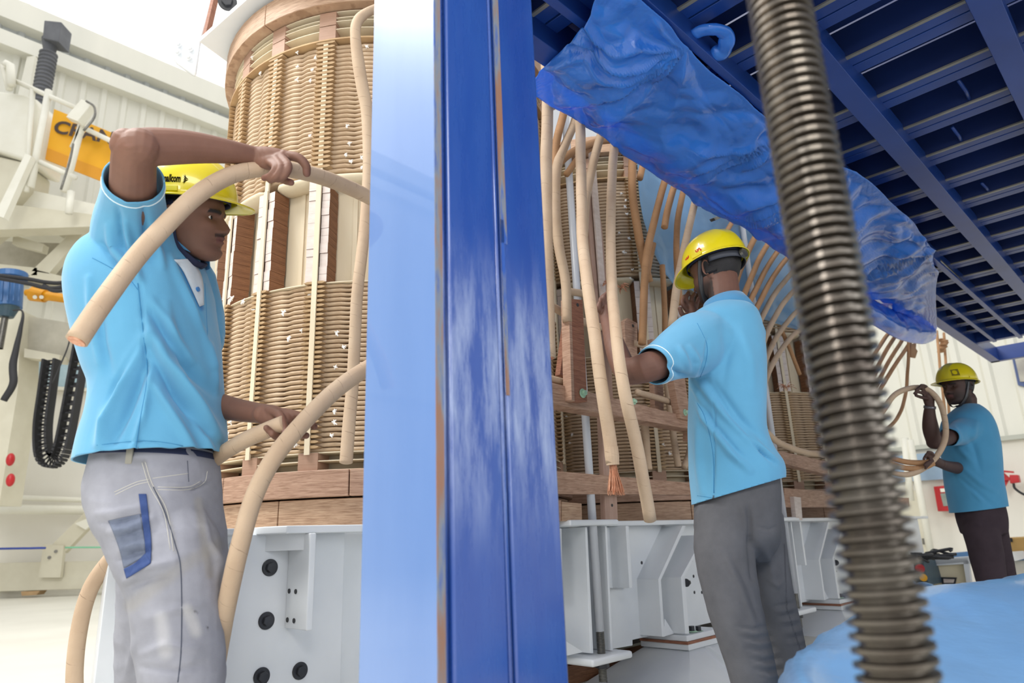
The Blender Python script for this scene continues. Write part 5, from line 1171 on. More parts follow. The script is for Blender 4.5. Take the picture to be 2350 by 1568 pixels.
def face_marks(me, M, must=True, beard=.0):
    Mi = np.array(M.inverted()); v, n = arr(me); q = v @ Mi[:3, :3].T + Mi[:3, 3]; x, y, z = q[:, 0], q[:, 1], q[:, 2]; ay = abs(y)
    G = lambda a, c, s: np.exp(-((a - c) / s) ** 2); inside = (z > -3) & (z < 24) & (abs(x) < 14) & (ay < 10); fr = inside & (x > 4)
    lip = fr * (np.clip(1.6 * G(z, 5.35, 1.0) * (ay < 2.3), 0, 1)) * .75
    brow = fr * np.clip(2.2 * G(z, 12.75 - .12 * (ay - 2.8) ** 2 * .3, .42) * ((ay > 1.1) & (ay < 4.9)), 0, 1)
    mus = fr * np.clip(2 * G(z, 6.75 - .16 * ay, .42) * (ay < 3.0), 0, 1) * (.85 if must else 0)
    brd = inside * np.clip((8.5 - z) / 4, 0, 1) * (x > -2) * (x < 9.5) * beard * np.clip((ay - 1.2) / 2 + (z < 3.2), 0, 1)
    sock = fr * np.clip(G(z, 11.1, 1.1) * G(ay, 3.1, 1.8), 0, 1) * .25
    sc = inside & (((z > 14.5) & (x < 6)) | ((x < -3) & (z > 7)))
    return [('f', lambda _: sc * 1.0, '#1a1518'), ('f', lambda _: sock, '#3a231c'), ('f', lambda _: brd, '#241a18'), ('f', lambda _: lip, '#6a3d3c'), ('f', lambda _: brow, '#1a1214'), ('f', lambda _: mus, '#2a1c1a')]
paint(body1, SK1, face_marks(body1, H1, True, .15) + [('l', [(648, 986), (655, 994)], 5, '#b08a86', .7), ('l', [(662, 412), (670, 420)], 6, '#8f6257', .7), ('l', [(612, 404), (604, 409)], 5, '#8f6257', .5), ('l', [(700, 392), (707, 402)], 5, '#8f6257', .5)])
put('body', body1, SKIN, w1)
eyes(H1, w1, (.0, -.05)); hair(H1, w1, 8.5, 20, 1.62, .35)
HM1 = H1 @ Matrix.Translation((-.6, 0, 16.2)) @ Matrix.Rotation(math.radians(2), 4, 'Y') @ Matrix.Scale(.94, 4)
he1 = helmet(HM1, w1, 4.2)
def dome_text(body, size, x0, z0, M, side, parent, mat, name='lettering', sx=1.):
    o = text(name, body, size, Matrix(), mat, None, .03, sx, .10); me = o.data; me.transform(Matrix.Identity(4))
    bm = bmesh.new(); bm.from_mesh(me); bmesh.ops.triangulate(bm, faces=bm.faces); 
    for v in bm.verts:
        p = on_dome(x0 + v.co.x * (1 if side < 0 else -1), z0 + v.co.y, side, .10 + v.co.z); v.co = M @ p
    bm.to_mesh(me); bm.free(); C.objects.unlink(o); bpy.data.objects.remove(o); return put(name, me, None, parent)
dome_text('mallcom', 3.1, -2.1, 3.7, HM1, -1, he1, P('helmet_ink', '#14110d', rough=.9, spec=.1), sx=.46)
em = MB()
for poly in ([(0, 1.2), (.5, .75), (1.35, .1), (.85, .15), (.35, .5)], [(0, -1.2), (.5, -.75), (1.35, -.1), (.85, -.15), (.35, -.5)], [(.05, .55), (.75, .12), (.75, -.12), (.05, -.45), (.4, 0)], [(.25, 1.5), (.45, .85), (.75, .55), (.55, 1.0)], [(.25, -1.5), (.45, -.85), (.75, -.55), (.55, -1.0)]):
    em.prism([HM1 @ on_dome(3.3 + x, 3.7 + z, -1, .12) for x, z in poly], HM1.to_3x3() @ Vector((0, -.04, 0)))
em.build('emblem', P('helmet_ink2', '#14110d', rough=.9, spec=.1), he1)
# chin strap
Hs = lambda x, y, z: H1 @ Vector((x, y, z))
for sg in (-1, 1): MB().tube(bez([Hs(-2.0, 7.9 * sg, 15), Hs(-1.6, 7.6 * sg, 8.5), Hs(-.8, 6.6 * sg, 3), Hs(2.5, 3.6 * sg, -1.0), Hs(3.5, 0, -1.5)], 6), .011, 8, flat=.25).build('chin_strap', NAVYC, w1, smooth=True)
# shirt
sh = [ringloft([(540, 345, 425, 1.75, .070), (560, 285, 440, 1.75, .13), (590, 225, 447, 1.75, .17), (625, 200, 458, 1.75, .19), (665, 190, 468, 1.75, .198), (710, 189, 475, 1.75, .195), (775, 197, 487, 1.75, .18), (850, 215, 495, 1.75, .168), (900, 231, 499, 1.75, .163), (960, 226, 503, 1.75, .168), (1020, 208, 506, 1.75, .172), (1080, 199, 505, 1.75, .178), (1160, 198, 502, 1.75, .178)], 56)]
sh.append(limb([(330, 640, 1.70, .105), (312, 575, 1.66, .108), (303, 515, 1.60, .090), (304, 460, 1.53, .075), (306, 415, 1.455, .066), (306, 345, 1.38, .066)], 28))
sh.append(limb([(420, 640, 1.85, .085), (440, 720, 1.90, .085), (452, 780, 1.90, .075)], 24))
shirt1 = organic(sh, .0048, 4, 'shirt')
zh = PY(310, 1034, 1.585).z
cutmesh(shirt1, [(PY(330, 1034, 1.75) * 1.0 - Vector((0, 0, PY(330, 1034, 1.75).z - zh)), (.06, 0, -1), .6), (PY(306, 408, 1.45), PY(306, 380, 1.41) - PY(306, 420, 1.47), .12)])
fold = [([(322, 640), (330, 760), (338, 860), (318, 1030)], 5, -.003), ([(250, 520), (262, 580), (320, 640)], 9, .006), ([(235, 560), (280, 620), (318, 655)], 8, -.007), ([(285, 515), (300, 580), (322, 650)], 10, .008), ([(270, 480), (280, 540), (300, 600)], 8, -.006),
 ([(335, 770), (290, 850), (245, 950), (228, 1020)], 13, .012), ([(322, 790), (270, 880), (240, 950)], 10, -.011), ([(338, 830), (300, 920), (262, 1010)], 10, -.009), ([(342, 850), (330, 950), (305, 1030)], 9, .006),
 ([(338, 740), (380, 830), (450, 930), (498, 1000)], 15, .013), ([(345, 800), (400, 900), (470, 990)], 12, -.010), ([(350, 720), (420, 830), (490, 900)], 12, -.009), ([(345, 870), (400, 960), (450, 1040)], 10, .007), ([(350, 690), (390, 760), (440, 830)], 10, .006),
 ([(390, 590), (430, 680), (470, 760), (488, 840)], 9, .006), ([(410, 600), (450, 700), (478, 780)], 6, -.006), ([(480, 800), (492, 850), (500, 900)], 6, .004), ([(225, 700), (232, 790), (250, 850)], 12, -.006), ([(205, 640), (215, 740), (230, 830)], 9, .005),
 ([(330, 480), (336, 540), (345, 590)], 9, -.008), ([(350, 520), (356, 570), (372, 610)], 10, .008), ([(252, 430), (290, 462), (350, 455)], 4, .002), ([(380, 700), (395, 780), (420, 860)], 12, .006), ([(440, 950), (480, 1030), (496, 1080)], 8, .005), ([(250, 1020), (330, 1012), (420, 1028), (490, 1070)], 3, -.0015)]
sculpt(shirt1, [(a, b, c * 2.5) for a, b, c in fold]); wrinkle(shirt1, .0042, 7, (1, 1, .5), 3)
rimp = []
def ringmark(me, p, n, dist, wd, col):
    v, _ = arr(me); p = np.array(p); n = np.array(Vector(n).normalized()); d = (v - p) @ n; near = np.linalg.norm(v - p, axis=1) < .13
    return ('f', lambda _: near * np.clip(1.5 - abs(d - dist) / wd, 0, 1), col)
cp1 = PY(306, 408, 1.45); cn1 = PY(306, 380, 1.41) - PY(306, 420, 1.47)
paint(shirt1, BLUE, [('p', [(398, 590), (400, 590), (400, 592)], '#dfe6ea', 0), ('l', [(412, 600), (440, 660), (463, 708)], 6, '#2f6fae', .8)])
bv1 = bvh(shirt1); so1 = cloth('polo_shirt', shirt1, KNIT, w1)
seam(bv1, [(316, 650), (328, 760), (338, 860), (322, 960), (312, 1028)], .0011, SEAMB, so1); seam(bv1, [(212, 592), (250, 612), (295, 640), (316, 665)], .0009, SEAMB, so1)
seam(bv1, [(222, 1022), (330, 1012), (420, 1024), (480, 1052)], .0008, SEAMB, so1); ringseam(bv1, cp1, cn1, -.018, .0018, STRW, so1)
patch(bv1, [(400, 596), (420, 622), (440, 664), (458, 704)], [(436, 594), (456, 618), (466, 650), (468, 700)], CREAMC, so1, 'placket', off=.003); seam(bv1, [(470, 650), (473, 700), (476, 770)], .0008, SEAMB, so1)
cm = collar(PY(396, 572, 1.75), Matrix.Rotation(math.radians(14), 3, 'Y') @ Matrix.Rotation(0, 3, 'Z'), .074, .034, w1, gap=.55); paint(cm, BLUED, [('l', [(372, 560), (410, 572), (438, 600)], 1.2, '#9fd2ee', .0)])
cloth('collar', cm, KNIT, w1, .003)
for x, y in ((445, 607), (452, 665)):
    p = PY(x, y, 1.63); 
    v, n = arr(shirt1); pr = projA(v); k = np.argmin(((pr - [x, y]) ** 2).sum(1) + (facing(v, n) < .3) * 1e6); c = Vector(v[k]); nn = Vector(n[k]); MB().cyl(c + nn * .001, c + nn * .0065, .0065, 18).build('button', BTN, w1)
# jeans
z0 = .02
def foot_px(x, Y): return None
def leg(pts, zend_xy, r_end):
    """pts in pixels then down to the floor"""
    b = limb(pts, 26); e = PY(*pts[-1][:3]); q = Vector((zend_xy[0], zend_xy[1], .09)); m = e.lerp(q, .5); b.tube(bez([e + Vector((0, 0, .02)), m, q], 5), [pts[-1][3] + (r_end - pts[-1][3]) * k / 10 for k in range(11)], 26); return b
tr = [ringloft([(1030, 240, 482, 1.75, .135), (1080, 226, 490, 1.75, .15), (1140, 224, 494, 1.75, .162), (1200, 240, 499, 1.74, .165), (1260, 268, 504, 1.73, .155), (1320, 292, 504, 1.71, .14), (1370, 312, 500, 1.70, .12)], 48)]
e1 = PY(418, 1568, 1.66); tr.append(leg([(395, 1250, 1.68, .105), (405, 1330, 1.665, .103), (409, 1420, 1.66, .097), (416, 1500, 1.655, .091), (420, 1568, 1.655, .086)], (e1.x + .02, 1.66), .06))
e2 = PY(345, 1568, 1.88); tr.append(leg([(370, 1260, 1.82, .10), (365, 1350, 1.84, .095), (350, 1450, 1.86, .085), (342, 1568, 1.88, .075)], (e2.x - .03, 1.90), .058))
jeans = organic(tr, .0050, 4, 'jeans')
zt = PY(360, 1040, 1.75).z; cutmesh(jeans, [(Vector((PY(360, 1040, 1.75).x, 1.75, zt)), (0, 0, 1), .3), (Vector((e1.x + .02, 1.66, .10)), (0, 0, -1), .12), (Vector((e2.x - .03, 1.90, .10)), (0, 0, -1), .12)])
sculpt(jeans, [(a, b, c * 1.5) for a, b, c in [([(226, 1180), (270, 1178), (335, 1160)], 7, .006), ([(232, 1200), (280, 1196), (340, 1178)], 6, -.007), ([(250, 1222), (300, 1212), (350, 1192)], 7, .006), ([(262, 1240), (290, 1226), (340, 1212)], 5, -.006), ([(272, 1285), (305, 1270), (345, 1262)], 6, -.008), ([(275, 1262), (310, 1250), (340, 1248)], 7, .006), ([(290, 1335), (330, 1305), (400, 1290)], 9, .009), ([(292, 1350), (340, 1330), (390, 1320)], 7, -.006),
 ([(380, 1110), (440, 1118), (480, 1098)], 3, .003), ([(380, 1118), (440, 1126), (485, 1106)], 3, -.003), ([(490, 1260), (506, 1290), (500, 1330)], 10, .006), ([(350, 1120), (372, 1180), (395, 1260)], 4, .002), ([(340, 1420), (400, 1400), (460, 1390)], 10, .004), ([(330, 1500), (380, 1480), (450, 1490)], 9, .005), ([(330, 1530), (400, 1540), (470, 1525)], 8, -.005), ([(310, 1470), (300, 1520), (290, 1560)], 8, .004), ([(460, 1150), (480, 1240), (500, 1290)], 7, .003)]])
wrinkle(jeans, .0038, 9, (1, 1, 1.8), 8)
J = '#9b9ca5'
paint(jeans, J, [
   ('l', [(330, 1060), (345, 1110), (372, 1150), (395, 1210), (405, 1268)], 4.5, '#8f8d8b', .6), 
   ('l', [(455, 1150), (470, 1260), (482, 1320)], 10, '#9a958a', .45), ('l', [(300, 1390), (420, 1300), (500, 1250)], 16, '#9c988f', .4),
   ('l', [(430, 1400), (450, 1450)], 14, '#c9c7c6', .6), ('l', [(370, 1420), (380, 1500)], 16, '#c6c5c7', .5), ('l', [(448, 1404), (452, 1407)], 2, '#3a3a3c', .9), ('l', [(476, 1440), (478, 1443)], 2, '#3a3a3c', .8), ('l', [(250, 1050), (300, 1060), (330, 1062)], 9, '#7f8084', .6)])
bvj = bvh(jeans); jo = cloth('jeans', jeans, DENIM, w1)
seam(bvj, [(352, 1118), (380, 1180), (402, 1250), (414, 1300), (417, 1400), (415, 1500), (408, 1566)], .0013, SEAMD, jo)
for q in ([(333, 1060), (350, 1112), (383, 1172), (398, 1265)], [(326, 1062), (343, 1115), (376, 1178), (391, 1262)], [(350, 1098), (400, 1091), (432, 1087)], [(362, 1124), (430, 1124), (468, 1108), (476, 1082)], [(362, 1118), (430, 1118), (462, 1104)], [(262, 1130), (310, 1108), (342, 1100)], [(264, 1136), (310, 1114), (342, 1106)]): seam(bvj, q, .0008, STITCH, jo, 'stitching')
seam(bvj, [(430, 1058), (433, 1106)], .0009, SEAMD, jo)
patch(bvj, [(318, 1134), (324, 1180), (332, 1240), (334, 1272)], [(336, 1134), (341, 1180), (347, 1240), (346, 1292)], P('indigo_strip', '#2e4274', '#3b4f80', rough=.95, nscale=60), jo, 'dark_strip', nu=24, nv=6, off=.0036)
patch(bvj, [(248, 1196), (262, 1228), (274, 1262), (284, 1304)], [(322, 1180), (328, 1215), (333, 1250), (334, 1276)], P('slate_patch', '#727a8c', '#656d80', rough=.95, nscale=60), jo, 'slate_patch', nu=26, nv=16, off=.0022)
patch(bvj, [(334, 1270), (310, 1292), (284, 1306)], [(346, 1292), (318, 1312), (290, 1328)], P('indigo_strip2', '#2e4274', '#3b4f80', rough=.95, nscale=60), jo, 'dark_strip', nu=24, nv=6, off=.0036)
wb = MB(); pts = []
bel = ringloft([(1040, 236, 486, 1.75, .142), (1047, 234, 487, 1.75, .144), (1054, 232, 488, 1.75, .146)], 48); bel.build('waistband', P('navy_waist', '#27304f', rough=.8), w1, smooth=True)
for x, y in ((297, 1046),): MB().box(PY(x, y, 1.60), (.016, .006, .04)).build('belt_loop', P('loop_denim', '#8f8c82', rough=.9, nscale=80), w1, bevel=.002)
shoe((e1.x + .03, 1.66, 0), 0, w1); shoe((e2.x - .02, 1.90, 0), 0, w1)
# ---------------------------------------------------------------- worker 2 (middle, from behind)
w2p = thing('person', 'worker seen from behind in yellow helmet, blue polo shirt and dark grey trousers', 'person', (PY(1690, 1200, 2.35).x, 2.35, 0))
h2 = PY(1657, 684, 2.40); H2 = frame(Vector((h2.x, 2.40, h2.z)), math.radians(128), math.radians(8), 0, .0100)
s2 = [head_prims(H2), limb([(1668, 740, 2.36, .058), (1665, 700, 2.36, .055), (1660, 660, 2.375, .056), (1655, 630, 2.39, .058)]),
      limb([(1600, 800, 2.28, .06), (1540, 825, 2.16, .052), (1490, 842, 2.08, .048), (1452, 852, 2.12, .044), (1438, 850, 2.16, .042)]),
      limb([(1440, 858, 2.16, .038), (1427, 835, 2.20, .040), (1412, 795, 2.25, .036), (1400, 755, 2.36, .029), (1394, 735, 2.42, .027)]),
      limb([(1394, 735, 2.42, .026), (1392, 715, 2.44, .030), (1391, 700, 2.45, .024)]),
      ringloft([(730, 1610, 1720, 2.35, .09), (850, 1610, 1730, 2.35, .11), (1000, 1610, 1730, 2.35, .11), (1120, 1620, 1750, 2.35, .11)]),
      limb([(1700, 790, 2.45, .05), (1640, 800, 2.60, .044), (1600, 770, 2.62, .032), (1590, 745, 2.58, .026)]), limb([(1594, 748, 2.58, .024), (1590, 722, 2.56, .032), (1584, 704, 2.56, .026)], flat=.7)]
for pts, r in (([(1576, 712, 2.54), (1566, 696, 2.53), (1570, 680, 2.54)], .0095), ([(1582, 704, 2.55), (1574, 686, 2.54), (1580, 672, 2.55)], .0100), ([(1590, 704, 2.56), (1588, 686, 2.55), (1594, 674, 2.56)], .0100), ([(1596, 710, 2.57), (1600, 695, 2.57), (1604, 684, 2.58)], .0092), ([(1578, 726, 2.55), (1566, 722, 2.53), (1560, 708, 2.52)], .0105),
    ([(1386, 705, 2.43), (1378, 690, 2.42), (1386, 678, 2.44)], .010), ([(1392, 700, 2.43), (1386, 684, 2.42), (1394, 672, 2.44)], .010), ([(1398, 702, 2.44), (1396, 686, 2.43), (1402, 676, 2.45)], .010), ([(1402, 708, 2.45), (1406, 694, 2.45), (1410, 686, 2.47)], .009), ([(1382, 718, 2.43), (1374, 708, 2.41), (1376, 696, 2.41)], .011)): s2.append(finger(pts, r))
body2 = organic(s2, .0038, 2); SK2 = '#704d40'
paint(body2, SK2, face_marks(body2, H2, True, .9)); put('body', body2, SKIN, w2p); eyes(H2, w2p); hair(H2, w2p, 2.5, 20, 1.45, .5)
HM2 = H2 @ Matrix.Translation((-.6, 0, 14.6)) @ Matrix.Rotation(math.radians(0), 4, 'Y') @ Matrix.Scale(.91, 4)
he2 = helmet(HM2, w2p, 4.4, 2.0)
sc = MB(); rnd = random.Random(4)
for k in range(6):
    x0 = -2.6 + k * .62 if k < 3 else 3.5 + (k - 3) * .9
    pts = [HM2 @ on_dome(x0 + rnd.uniform(-.5, .6) + j * .22, 2.6 + rnd.uniform(-.9, .9), 1, .08) for j in range(6)]; sc.tube(pts, .0013, 5, caps=False)
sc.build('red_scrawl', P('red_marker', '#d8392a', rough=.5), he2, kind='stuff')
kn = MB(); kn.tube([HM2 @ Vector((-HA * .93, 0, -2.6)), HM2 @ Vector((-HA * 1.02, 0, -2.6))], .018, 14); kn.build('ratchet_knob', STEEL, he2)
rb = MB().grid([[HM2 @ Vector((HA * .90 * math.cos(q), HBW * .93 * math.sin(q), z)) for q in [1.9 + .1 * k for k in range(26)]] for z in (-1.2, -3.8)]).build('nape_strap', P('grey_strap', '#3a3d48', rough=.5), he2, smooth=True); m_ = rb.modifiers.new('s', 'SOLIDIFY'); m_.thickness = .003
Hs = lambda x, y, z: H2 @ Vector((x, y, z))
for sg in (1, -1): MB().tube(bez([Hs(-.5, 8.1 * sg, 14.5), Hs(1.5, 7.6 * sg, 9), Hs(3.2, 6.4 * sg, 4), Hs(4.5, 3.4 * sg, -.5), Hs(5, 0, -1.2)], 6), .010, 8, flat=.25).build('chin_strap', BLACK, w2p, smooth=True)
sh = [ringloft([(700, 1640, 1704, 2.35, .06), (712, 1610, 1722, 2.35, .10), (735, 1580, 1736, 2.35, .135), (775, 1572, 1745, 2.35, .15), (830, 1585, 1749, 2.35, .155), (900, 1586, 1748, 2.35, .15), (980, 1582, 1748, 2.35, .148), (1030, 1583, 1764, 2.35, .152), (1070, 1585, 1788, 2.36, .158), (1110, 1588, 1790, 2.36, .158), (1150, 1591, 1780, 2.36, .155), (1200, 1591, 1770, 2.36, .15)], 56),
      limb([(1650, 785, 2.33, .115), (1605, 790, 2.26, .110), (1560, 808, 2.18, .088), (1528, 825, 2.12, .070), (1500, 840, 2.075, .063), (1455, 862, 2.02, .063)], 28), limb([(1700, 770, 2.42, .09), (1680, 790, 2.52, .085), (1655, 800, 2.58, .07)], 22)]
shirt2 = organic(sh, .0055, 4, 'shirt')
hp = PY(1690, 1128, 2.35); hn = Vector((.30, .05, -1)); cpt = PY(1500, 840, 2.075); cn = PY(1470, 855, 2.04) - PY(1530, 824, 2.12)
cutmesh(shirt2, [(hp, Vector((0, 1, -.02)).cross(PY(1790, 1090, 2.35) - PY(1590, 1150, 2.35)), .45), (cpt, cn, .11)])
sculpt(shirt2, [(a, b, c * 2.4) for a, b, c in [([(1585, 870), (1620, 960), (1680, 1040), (1720, 1080)], 9, .010), ([(1590, 900), (1640, 980), (1700, 1050)], 7, -.009), ([(1600, 870), (1660, 950), (1740, 1030)], 8, .007), ([(1640, 880), (1700, 960), (1750, 1010)], 8, -.006), ([(1620, 870), (1680, 960), (1775, 1060)], 8, -.006), ([(1720, 1000), (1760, 1040), (1785, 1060)], 5, .006), ([(1730, 1020), (1765, 1055)], 4, -.006),
  ([(1585, 800), (1600, 830), (1590, 870)], 8, .006), ([(1600, 860), (1620, 830), (1625, 780)], 4, -.004), ([(1530, 830), (1560, 860), (1590, 868)], 7, -.006), ([(1560, 800), (1580, 850)], 7, .005), ([(1640, 920), (1640, 1020), (1640, 1140)], 2.5, -.003), ([(1700, 760), (1720, 830), (1725, 900)], 14, .005), ([(1660, 730), (1670, 800), (1660, 880)], 12, -.004), ([(1600, 980), (1605, 1060), (1612, 1130)], 9, .005)]])
wrinkle(shirt2, .0045, 7, (1, 1, .5), 5)
dv = -.018
paint(shirt2, BLUE, [('p', [(1636, 1132), (1632, 1162), (1646, 1164)], '#3b3b40', 1.)])
bv2 = bvh(shirt2); so2 = cloth('polo_shirt', shirt2, KNIT, w2p)
seam(bv2, [(1600, 925), (1618, 960), (1636, 1040), (1638, 1132)], .0011, SEAMB, so2); seam(bv2, [(1600, 742), (1622, 790), (1620, 830), (1607, 866)], .0010, SEAMB, so2); ringseam(bv2, cpt, cn, -.018, .0019, STRW, so2); seam(bv2, [(1600, 1138), (1650, 1142), (1710, 1126), (1780, 1088)], .0008, SEAMB, so2)
cm = collar(PY(1668, 712, 2.355), Matrix.Rotation(math.radians(128), 3, 'Z') @ Matrix.Rotation(math.radians(12), 3, 'Y'), .066, .040, w2p, gap=.5); paint(cm, BLUED, []); cloth('collar', cm, KNIT, w2p, .003)
f1 = PY(1740, 1640, 2.22); f2 = PY(1830, 1640, 2.50)
tr = [ringloft([(1080, 1602, 1780, 2.36, .13), (1130, 1598, 1784, 2.36, .14), (1180, 1597, 1784, 2.36, .145), (1230, 1600, 1785, 2.36, .135), (1262, 1618, 1778, 2.36, .10), (1290, 1655, 1762, 2.36, .045)], 40),
      leg([(1665, 1190, 2.32, .098), (1662, 1260, 2.30, .094), (1675, 1350, 2.28, .086), (1695, 1430, 2.26, .080), (1716, 1500, 2.25, .074), (1732, 1568, 2.24, .068)], (f1.x, 2.24), .058),
      leg([(1735, 1190, 2.42, .090), (1750, 1260, 2.44, .080), (1766, 1350, 2.46, .074), (1788, 1430, 2.48, .068), (1806, 1500, 2.49, .063), (1822, 1568, 2.50, .060)], (f2.x, 2.50), .056)]
tro2 = organic(tr, .0055, 4, 'trousers'); zt = PY(1690, 1095, 2.36).z
cutmesh(tro2, [(Vector((PY(1690, 1095, 2.36).x, 2.36, zt)), (0, 0, 1), .3), (Vector((f1.x, 2.24, .10)), (0, 0, -1), .1), (Vector((f2.x, 2.50, .10)), (0, 0, -1), .1)])
sculpt(tro2, [([(1718, 1165), (1722, 1230), (1726, 1330)], 6, -.016), ([(1700, 1160), (1715, 1200), (1724, 1240)], 6, .006), ([(1665, 1280), (1700, 1350), (1735, 1440)], 6, .006), ([(1672, 1262), (1712, 1340), (1742, 1420)], 5, -.005), ([(1740, 1210), (1765, 1216), (1784, 1208)], 3, -.004), ([(1745, 1240), (1770, 1300), (1780, 1340)], 10, .006), ([(1765, 1330), (1785, 1345), (1800, 1330)], 6, .005)] +
   [([(1690 + i * 2 + k % 2 * 10, y), (1725 + i * 2, y + 6), (1760 + i * 2, y - 2)], 3.2, (.0045 if k % 2 else -.0045)) for k, (i, y) in enumerate([(0, 1438), (3, 1450), (5, 1462), (8, 1474), (10, 1487), (14, 1500), (16, 1512), (18, 1524), (20, 1536), (22, 1548)])] +
   [([(1775 + i * 2, y), (1800 + i * 2, y - 3), (1825 + i * 2, y - 10)], 3.2, (.004 if k % 2 else -.004)) for k, (i, y) in enumerate([(0, 1392), (3, 1404), (5, 1416), (8, 1428), (10, 1441), (12, 1453), (14, 1466), (15, 1478)])])
wrinkle(tro2, .0022, 11, (1, 1, 1.2), 2); paint(tro2, '#5f5f63', [('l', [(1800, 1250), (1806, 1400), (1840, 1500)], 1.4, '#3a3a3f', .6)]); cloth('trousers', tro2, DENIM, w2p)
shoe((f1.x - .02, 2.24, 0), math.radians(130), w2p); shoe((f2.x - .02, 2.50, 0), math.radians(120), w2p)
# ---------------------------------------------------------------- worker 3 (far right)
YC3 = 4.55
w3p = thing('person', 'far worker in yellow helmet and blue shirt raising a cable loop at right', 'person', (PY(2250, 1250, YC3).x, YC3, 0))
h3 = PY(2203, 929, YC3); H3 = frame(Vector((h3.x + .01, YC3, h3.z)), math.radians(198), math.radians(0), 0, .0105)
s3 = [head_prims(H3), limb([(2225, 960, YC3, .055), (2222, 935, YC3, .052), (2220, 915, YC3, .055)]),
      limb([(2215, 985, YC3 - .08, .055), (2185, 1000, YC3 - .18, .048), (2150, 1014, YC3 - .27, .044), (2142, 1016, YC3 - .28, .042)]), limb([(2143, 1014, YC3 - .28, .042), (2136, 985, YC3 - .31, .046), (2133, 955, YC3 - .34, .036), (2134, 930, YC3 - .36, .027)]),
      limb([(2134, 932, YC3 - .36, .027), (2131, 915, YC3 - .37, .034), (2127, 902, YC3 - .38, .028)], flat=.8), limb([(2200, 1075, YC3 - .05, .04), (2175, 1070, YC3 - .2, .032), (2158, 1064, YC3 - .30, .027)]), limb([(2160, 1065, YC3 - .30, .028), (2145, 1057, YC3 - .36, .034), (2136, 1055, YC3 - .38, .026)], flat=.8),
      ringloft([(960, 2190, 2260, YC3, .12), (1050, 2190, 2270, YC3, .12), (1160, 2200, 2280, YC3, .12)])]
for pts, r in (([(2122, 905, 4.15), (2108, 900, 4.12), (2098, 903, 4.12)], .010), ([(2124, 900, 4.16), (2112, 890, 4.12), (2102, 896, 4.11)], .010), ([(2128, 898, 4.17), (2122, 886, 4.13), (2114, 884, 4.11)], .010), ([(2132, 900, 4.18), (2126, 888, 4.2), (2118, 884, 4.19)], .010), ([(2128, 915, 4.16), (2114, 912, 4.12), (2102, 908, 4.11)], .011),
    ([(2136, 1052, 4.14), (2126, 1046, 4.12), (2120, 1054, 4.11)], .010), ([(2138, 1050, 4.15), (2130, 1042, 4.12), (2124, 1046, 4.10)], .010), ([(2140, 1058, 4.14), (2128, 1062, 4.12), (2122, 1068, 4.11)], .010), ([(2136, 1062, 4.14), (2128, 1070, 4.12), (2124, 1076, 4.12)], .009), ([(2142, 1048, 4.16), (2138, 1040, 4.12), (2130, 1038, 4.10)], .011)): s3.append(finger(pts, r))
body3 = organic(s3, .005, 2); paint(body3, '#4a322c', face_marks(body3, H3, True, .7)); put('body', body3, SKIN, w3p); eyes(H3, w3p); hair(H3, w3p, 4, 20, 1.35, .5)
HM3 = H3 @ Matrix.Translation((-.6, 0, 14.8)) @ Matrix.Rotation(math.radians(-2), 4, 'Y') @ Matrix.Scale(.93, 4); he3 = helmet(HM3, w3p, 5.0)
bdg = MB().prism([HM3 @ on_dome(x, z, 1, .10) for x, z in ((8.0, 2.0), (11.6, 2.0), (11.0, 6.5), (7.6, 6.8))], HM3.to_3x3() @ Vector((.05, .3, 0))); bdg.build('badge', P('badge_olive', '#8a7a1e', '#6f6218', rough=.5, nscale=40), he3)
Hs = lambda x, y, z: H3 @ Vector((x, y, z))
for sg in (1, -1): MB().tube(bez([Hs(-.5, 8.0 * sg, 14), Hs(1, 7.6 * sg, 9), Hs(3.0, 6.2 * sg, 3), Hs(4.5, 3.2 * sg, -.8), Hs(5, 0, -1.4)], 6), .009, 8, flat=.3).build('chin_strap', BLACK, w3p, smooth=True)
wt = MB(); wt.tube([PY(2134, 932, YC3 - .36), PY(2133.5, 938, YC3 - .355)], .034, 20).build('wristwatch', P('watch_metal', '#77757a', rough=.3, metal=.6), w3p, smooth=True)
sh = [ringloft([(930, 2205, 2240, YC3, .06), (942, 2190, 2250, YC3, .11), (958, 2175, 2262, YC3, .145), (985, 2168, 2275, YC3, .16), (1020, 2168, 2283, YC3, .16), (1060, 2173, 2287, YC3, .155), (1110, 2178, 2292, YC3, .15), (1150, 2186, 2299, YC3, .15), (1182, 2191, 2304, YC3, .15), (1215, 2193, 2306, YC3, .15)], 44), limb([(2240, 985, YC3 - .05, .10), (2215, 990, YC3 - .10, .085), (2192, 998, YC3 - .16, .068), (2176, 1004, YC3 - .20, .060), (2158, 1010, YC3 - .25, .06)], 22)]
shirt3 = organic(sh, .009, 4, 'shirt'); cc = PY(2176, 1004, YC3 - .20)
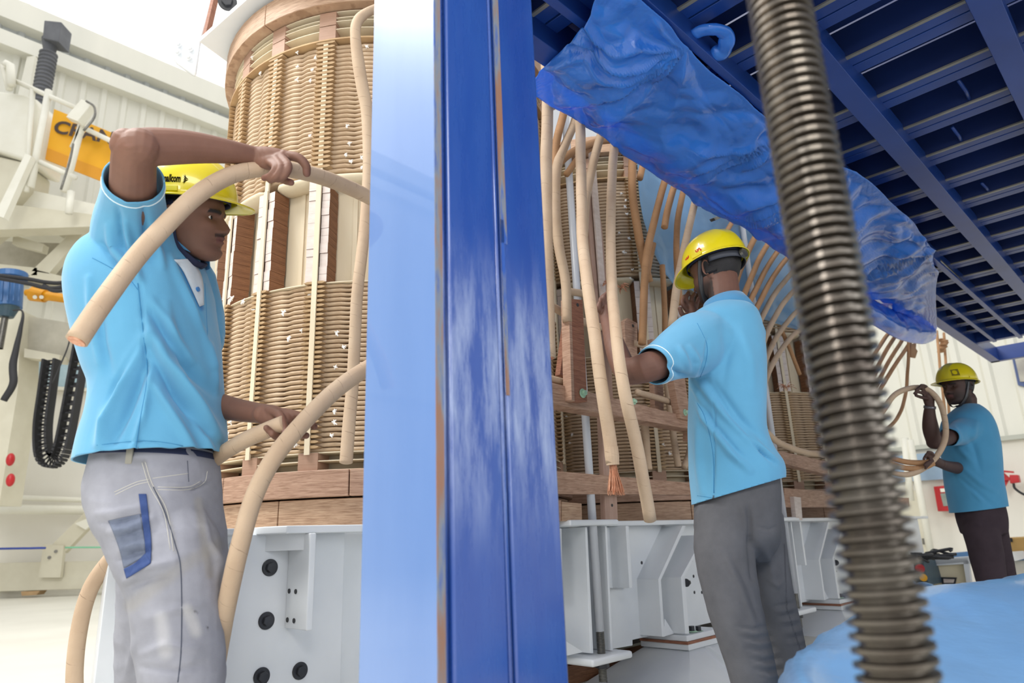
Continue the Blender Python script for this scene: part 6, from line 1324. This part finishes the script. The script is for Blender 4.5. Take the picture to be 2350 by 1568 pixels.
cutmesh(shirt3, [(PY(2245, 1170, YC3), Vector((0, 1, 0)).cross(PY(2300, 1165, YC3) - PY(2190, 1180, YC3)), .4), (cc, PY(2158, 1010, YC3 - .25) - PY(2192, 998, YC3 - .16), .10)])
sculpt(shirt3, [([(2225, 1000), (2240, 1040), (2250, 1080)], 7, -.012), ([(2215, 1080), (2250, 1110), (2285, 1130)], 6, .014), ([(2205, 1100), (2245, 1135), (2280, 1160)], 5, -.012), ([(2190, 980), (2205, 1010)], 5, .012), ([(2240, 970), (2230, 1010)], 6, .01), ([(2200, 1030), (2230, 1060)], 6, .01), ([(2225, 1120), (2255, 1150)], 5, .012)])
wrinkle(shirt3, .005, 8, (1, 1, .6), 9); paint(shirt3, '#4f98c2', [('l', [(2172, 988), (2180, 1018)], 1.2, '#cfe4ef', .0)]); cloth('polo_shirt', shirt3, KNIT, w3p)
cm = collar(PY(2221, 944, YC3), Matrix.Rotation(math.radians(198), 3, 'Z') @ Matrix.Rotation(math.radians(12), 3, 'Y'), .062, .034, w3p, gap=.5); paint(cm, '#3f8fc4', []); cloth('collar', cm, KNIT, w3p, .003)
g1 = PY(2275, 1335, YC3 - .1); g2 = PY(2300, 1335, YC3 + .12)
tr = [ringloft([(1150, 2200, 2292, YC3, .12), (1190, 2204, 2300, YC3, .135), (1225, 2216, 2300, YC3, .13)], 32), leg([(2250, 1215, YC3 - .05, .10), (2260, 1260, YC3 - .07, .095), (2268, 1300, YC3 - .08, .088), (2275, 1335, YC3 - .1, .082)], (g1.x + .10, YC3 - .1), .065), leg([(2272, 1215, YC3 + .05, .095), (2284, 1270, YC3 + .09, .088), (2300, 1335, YC3 + .12, .08)], (g2.x + .14, YC3 + .15), .062)]
tro3 = organic(tr, .009, 4, 'trousers'); wrinkle(tro3, .006, 8, (1, 1, .8), 4); paint(tro3, '#43393f', []); cloth('trousers', tro3, DENIM, w3p)
shoe((g1.x + .08, YC3 - .1, 0), math.radians(190), w3p); shoe((g2.x + .12, YC3 + .15, 0), math.radians(190), w3p)
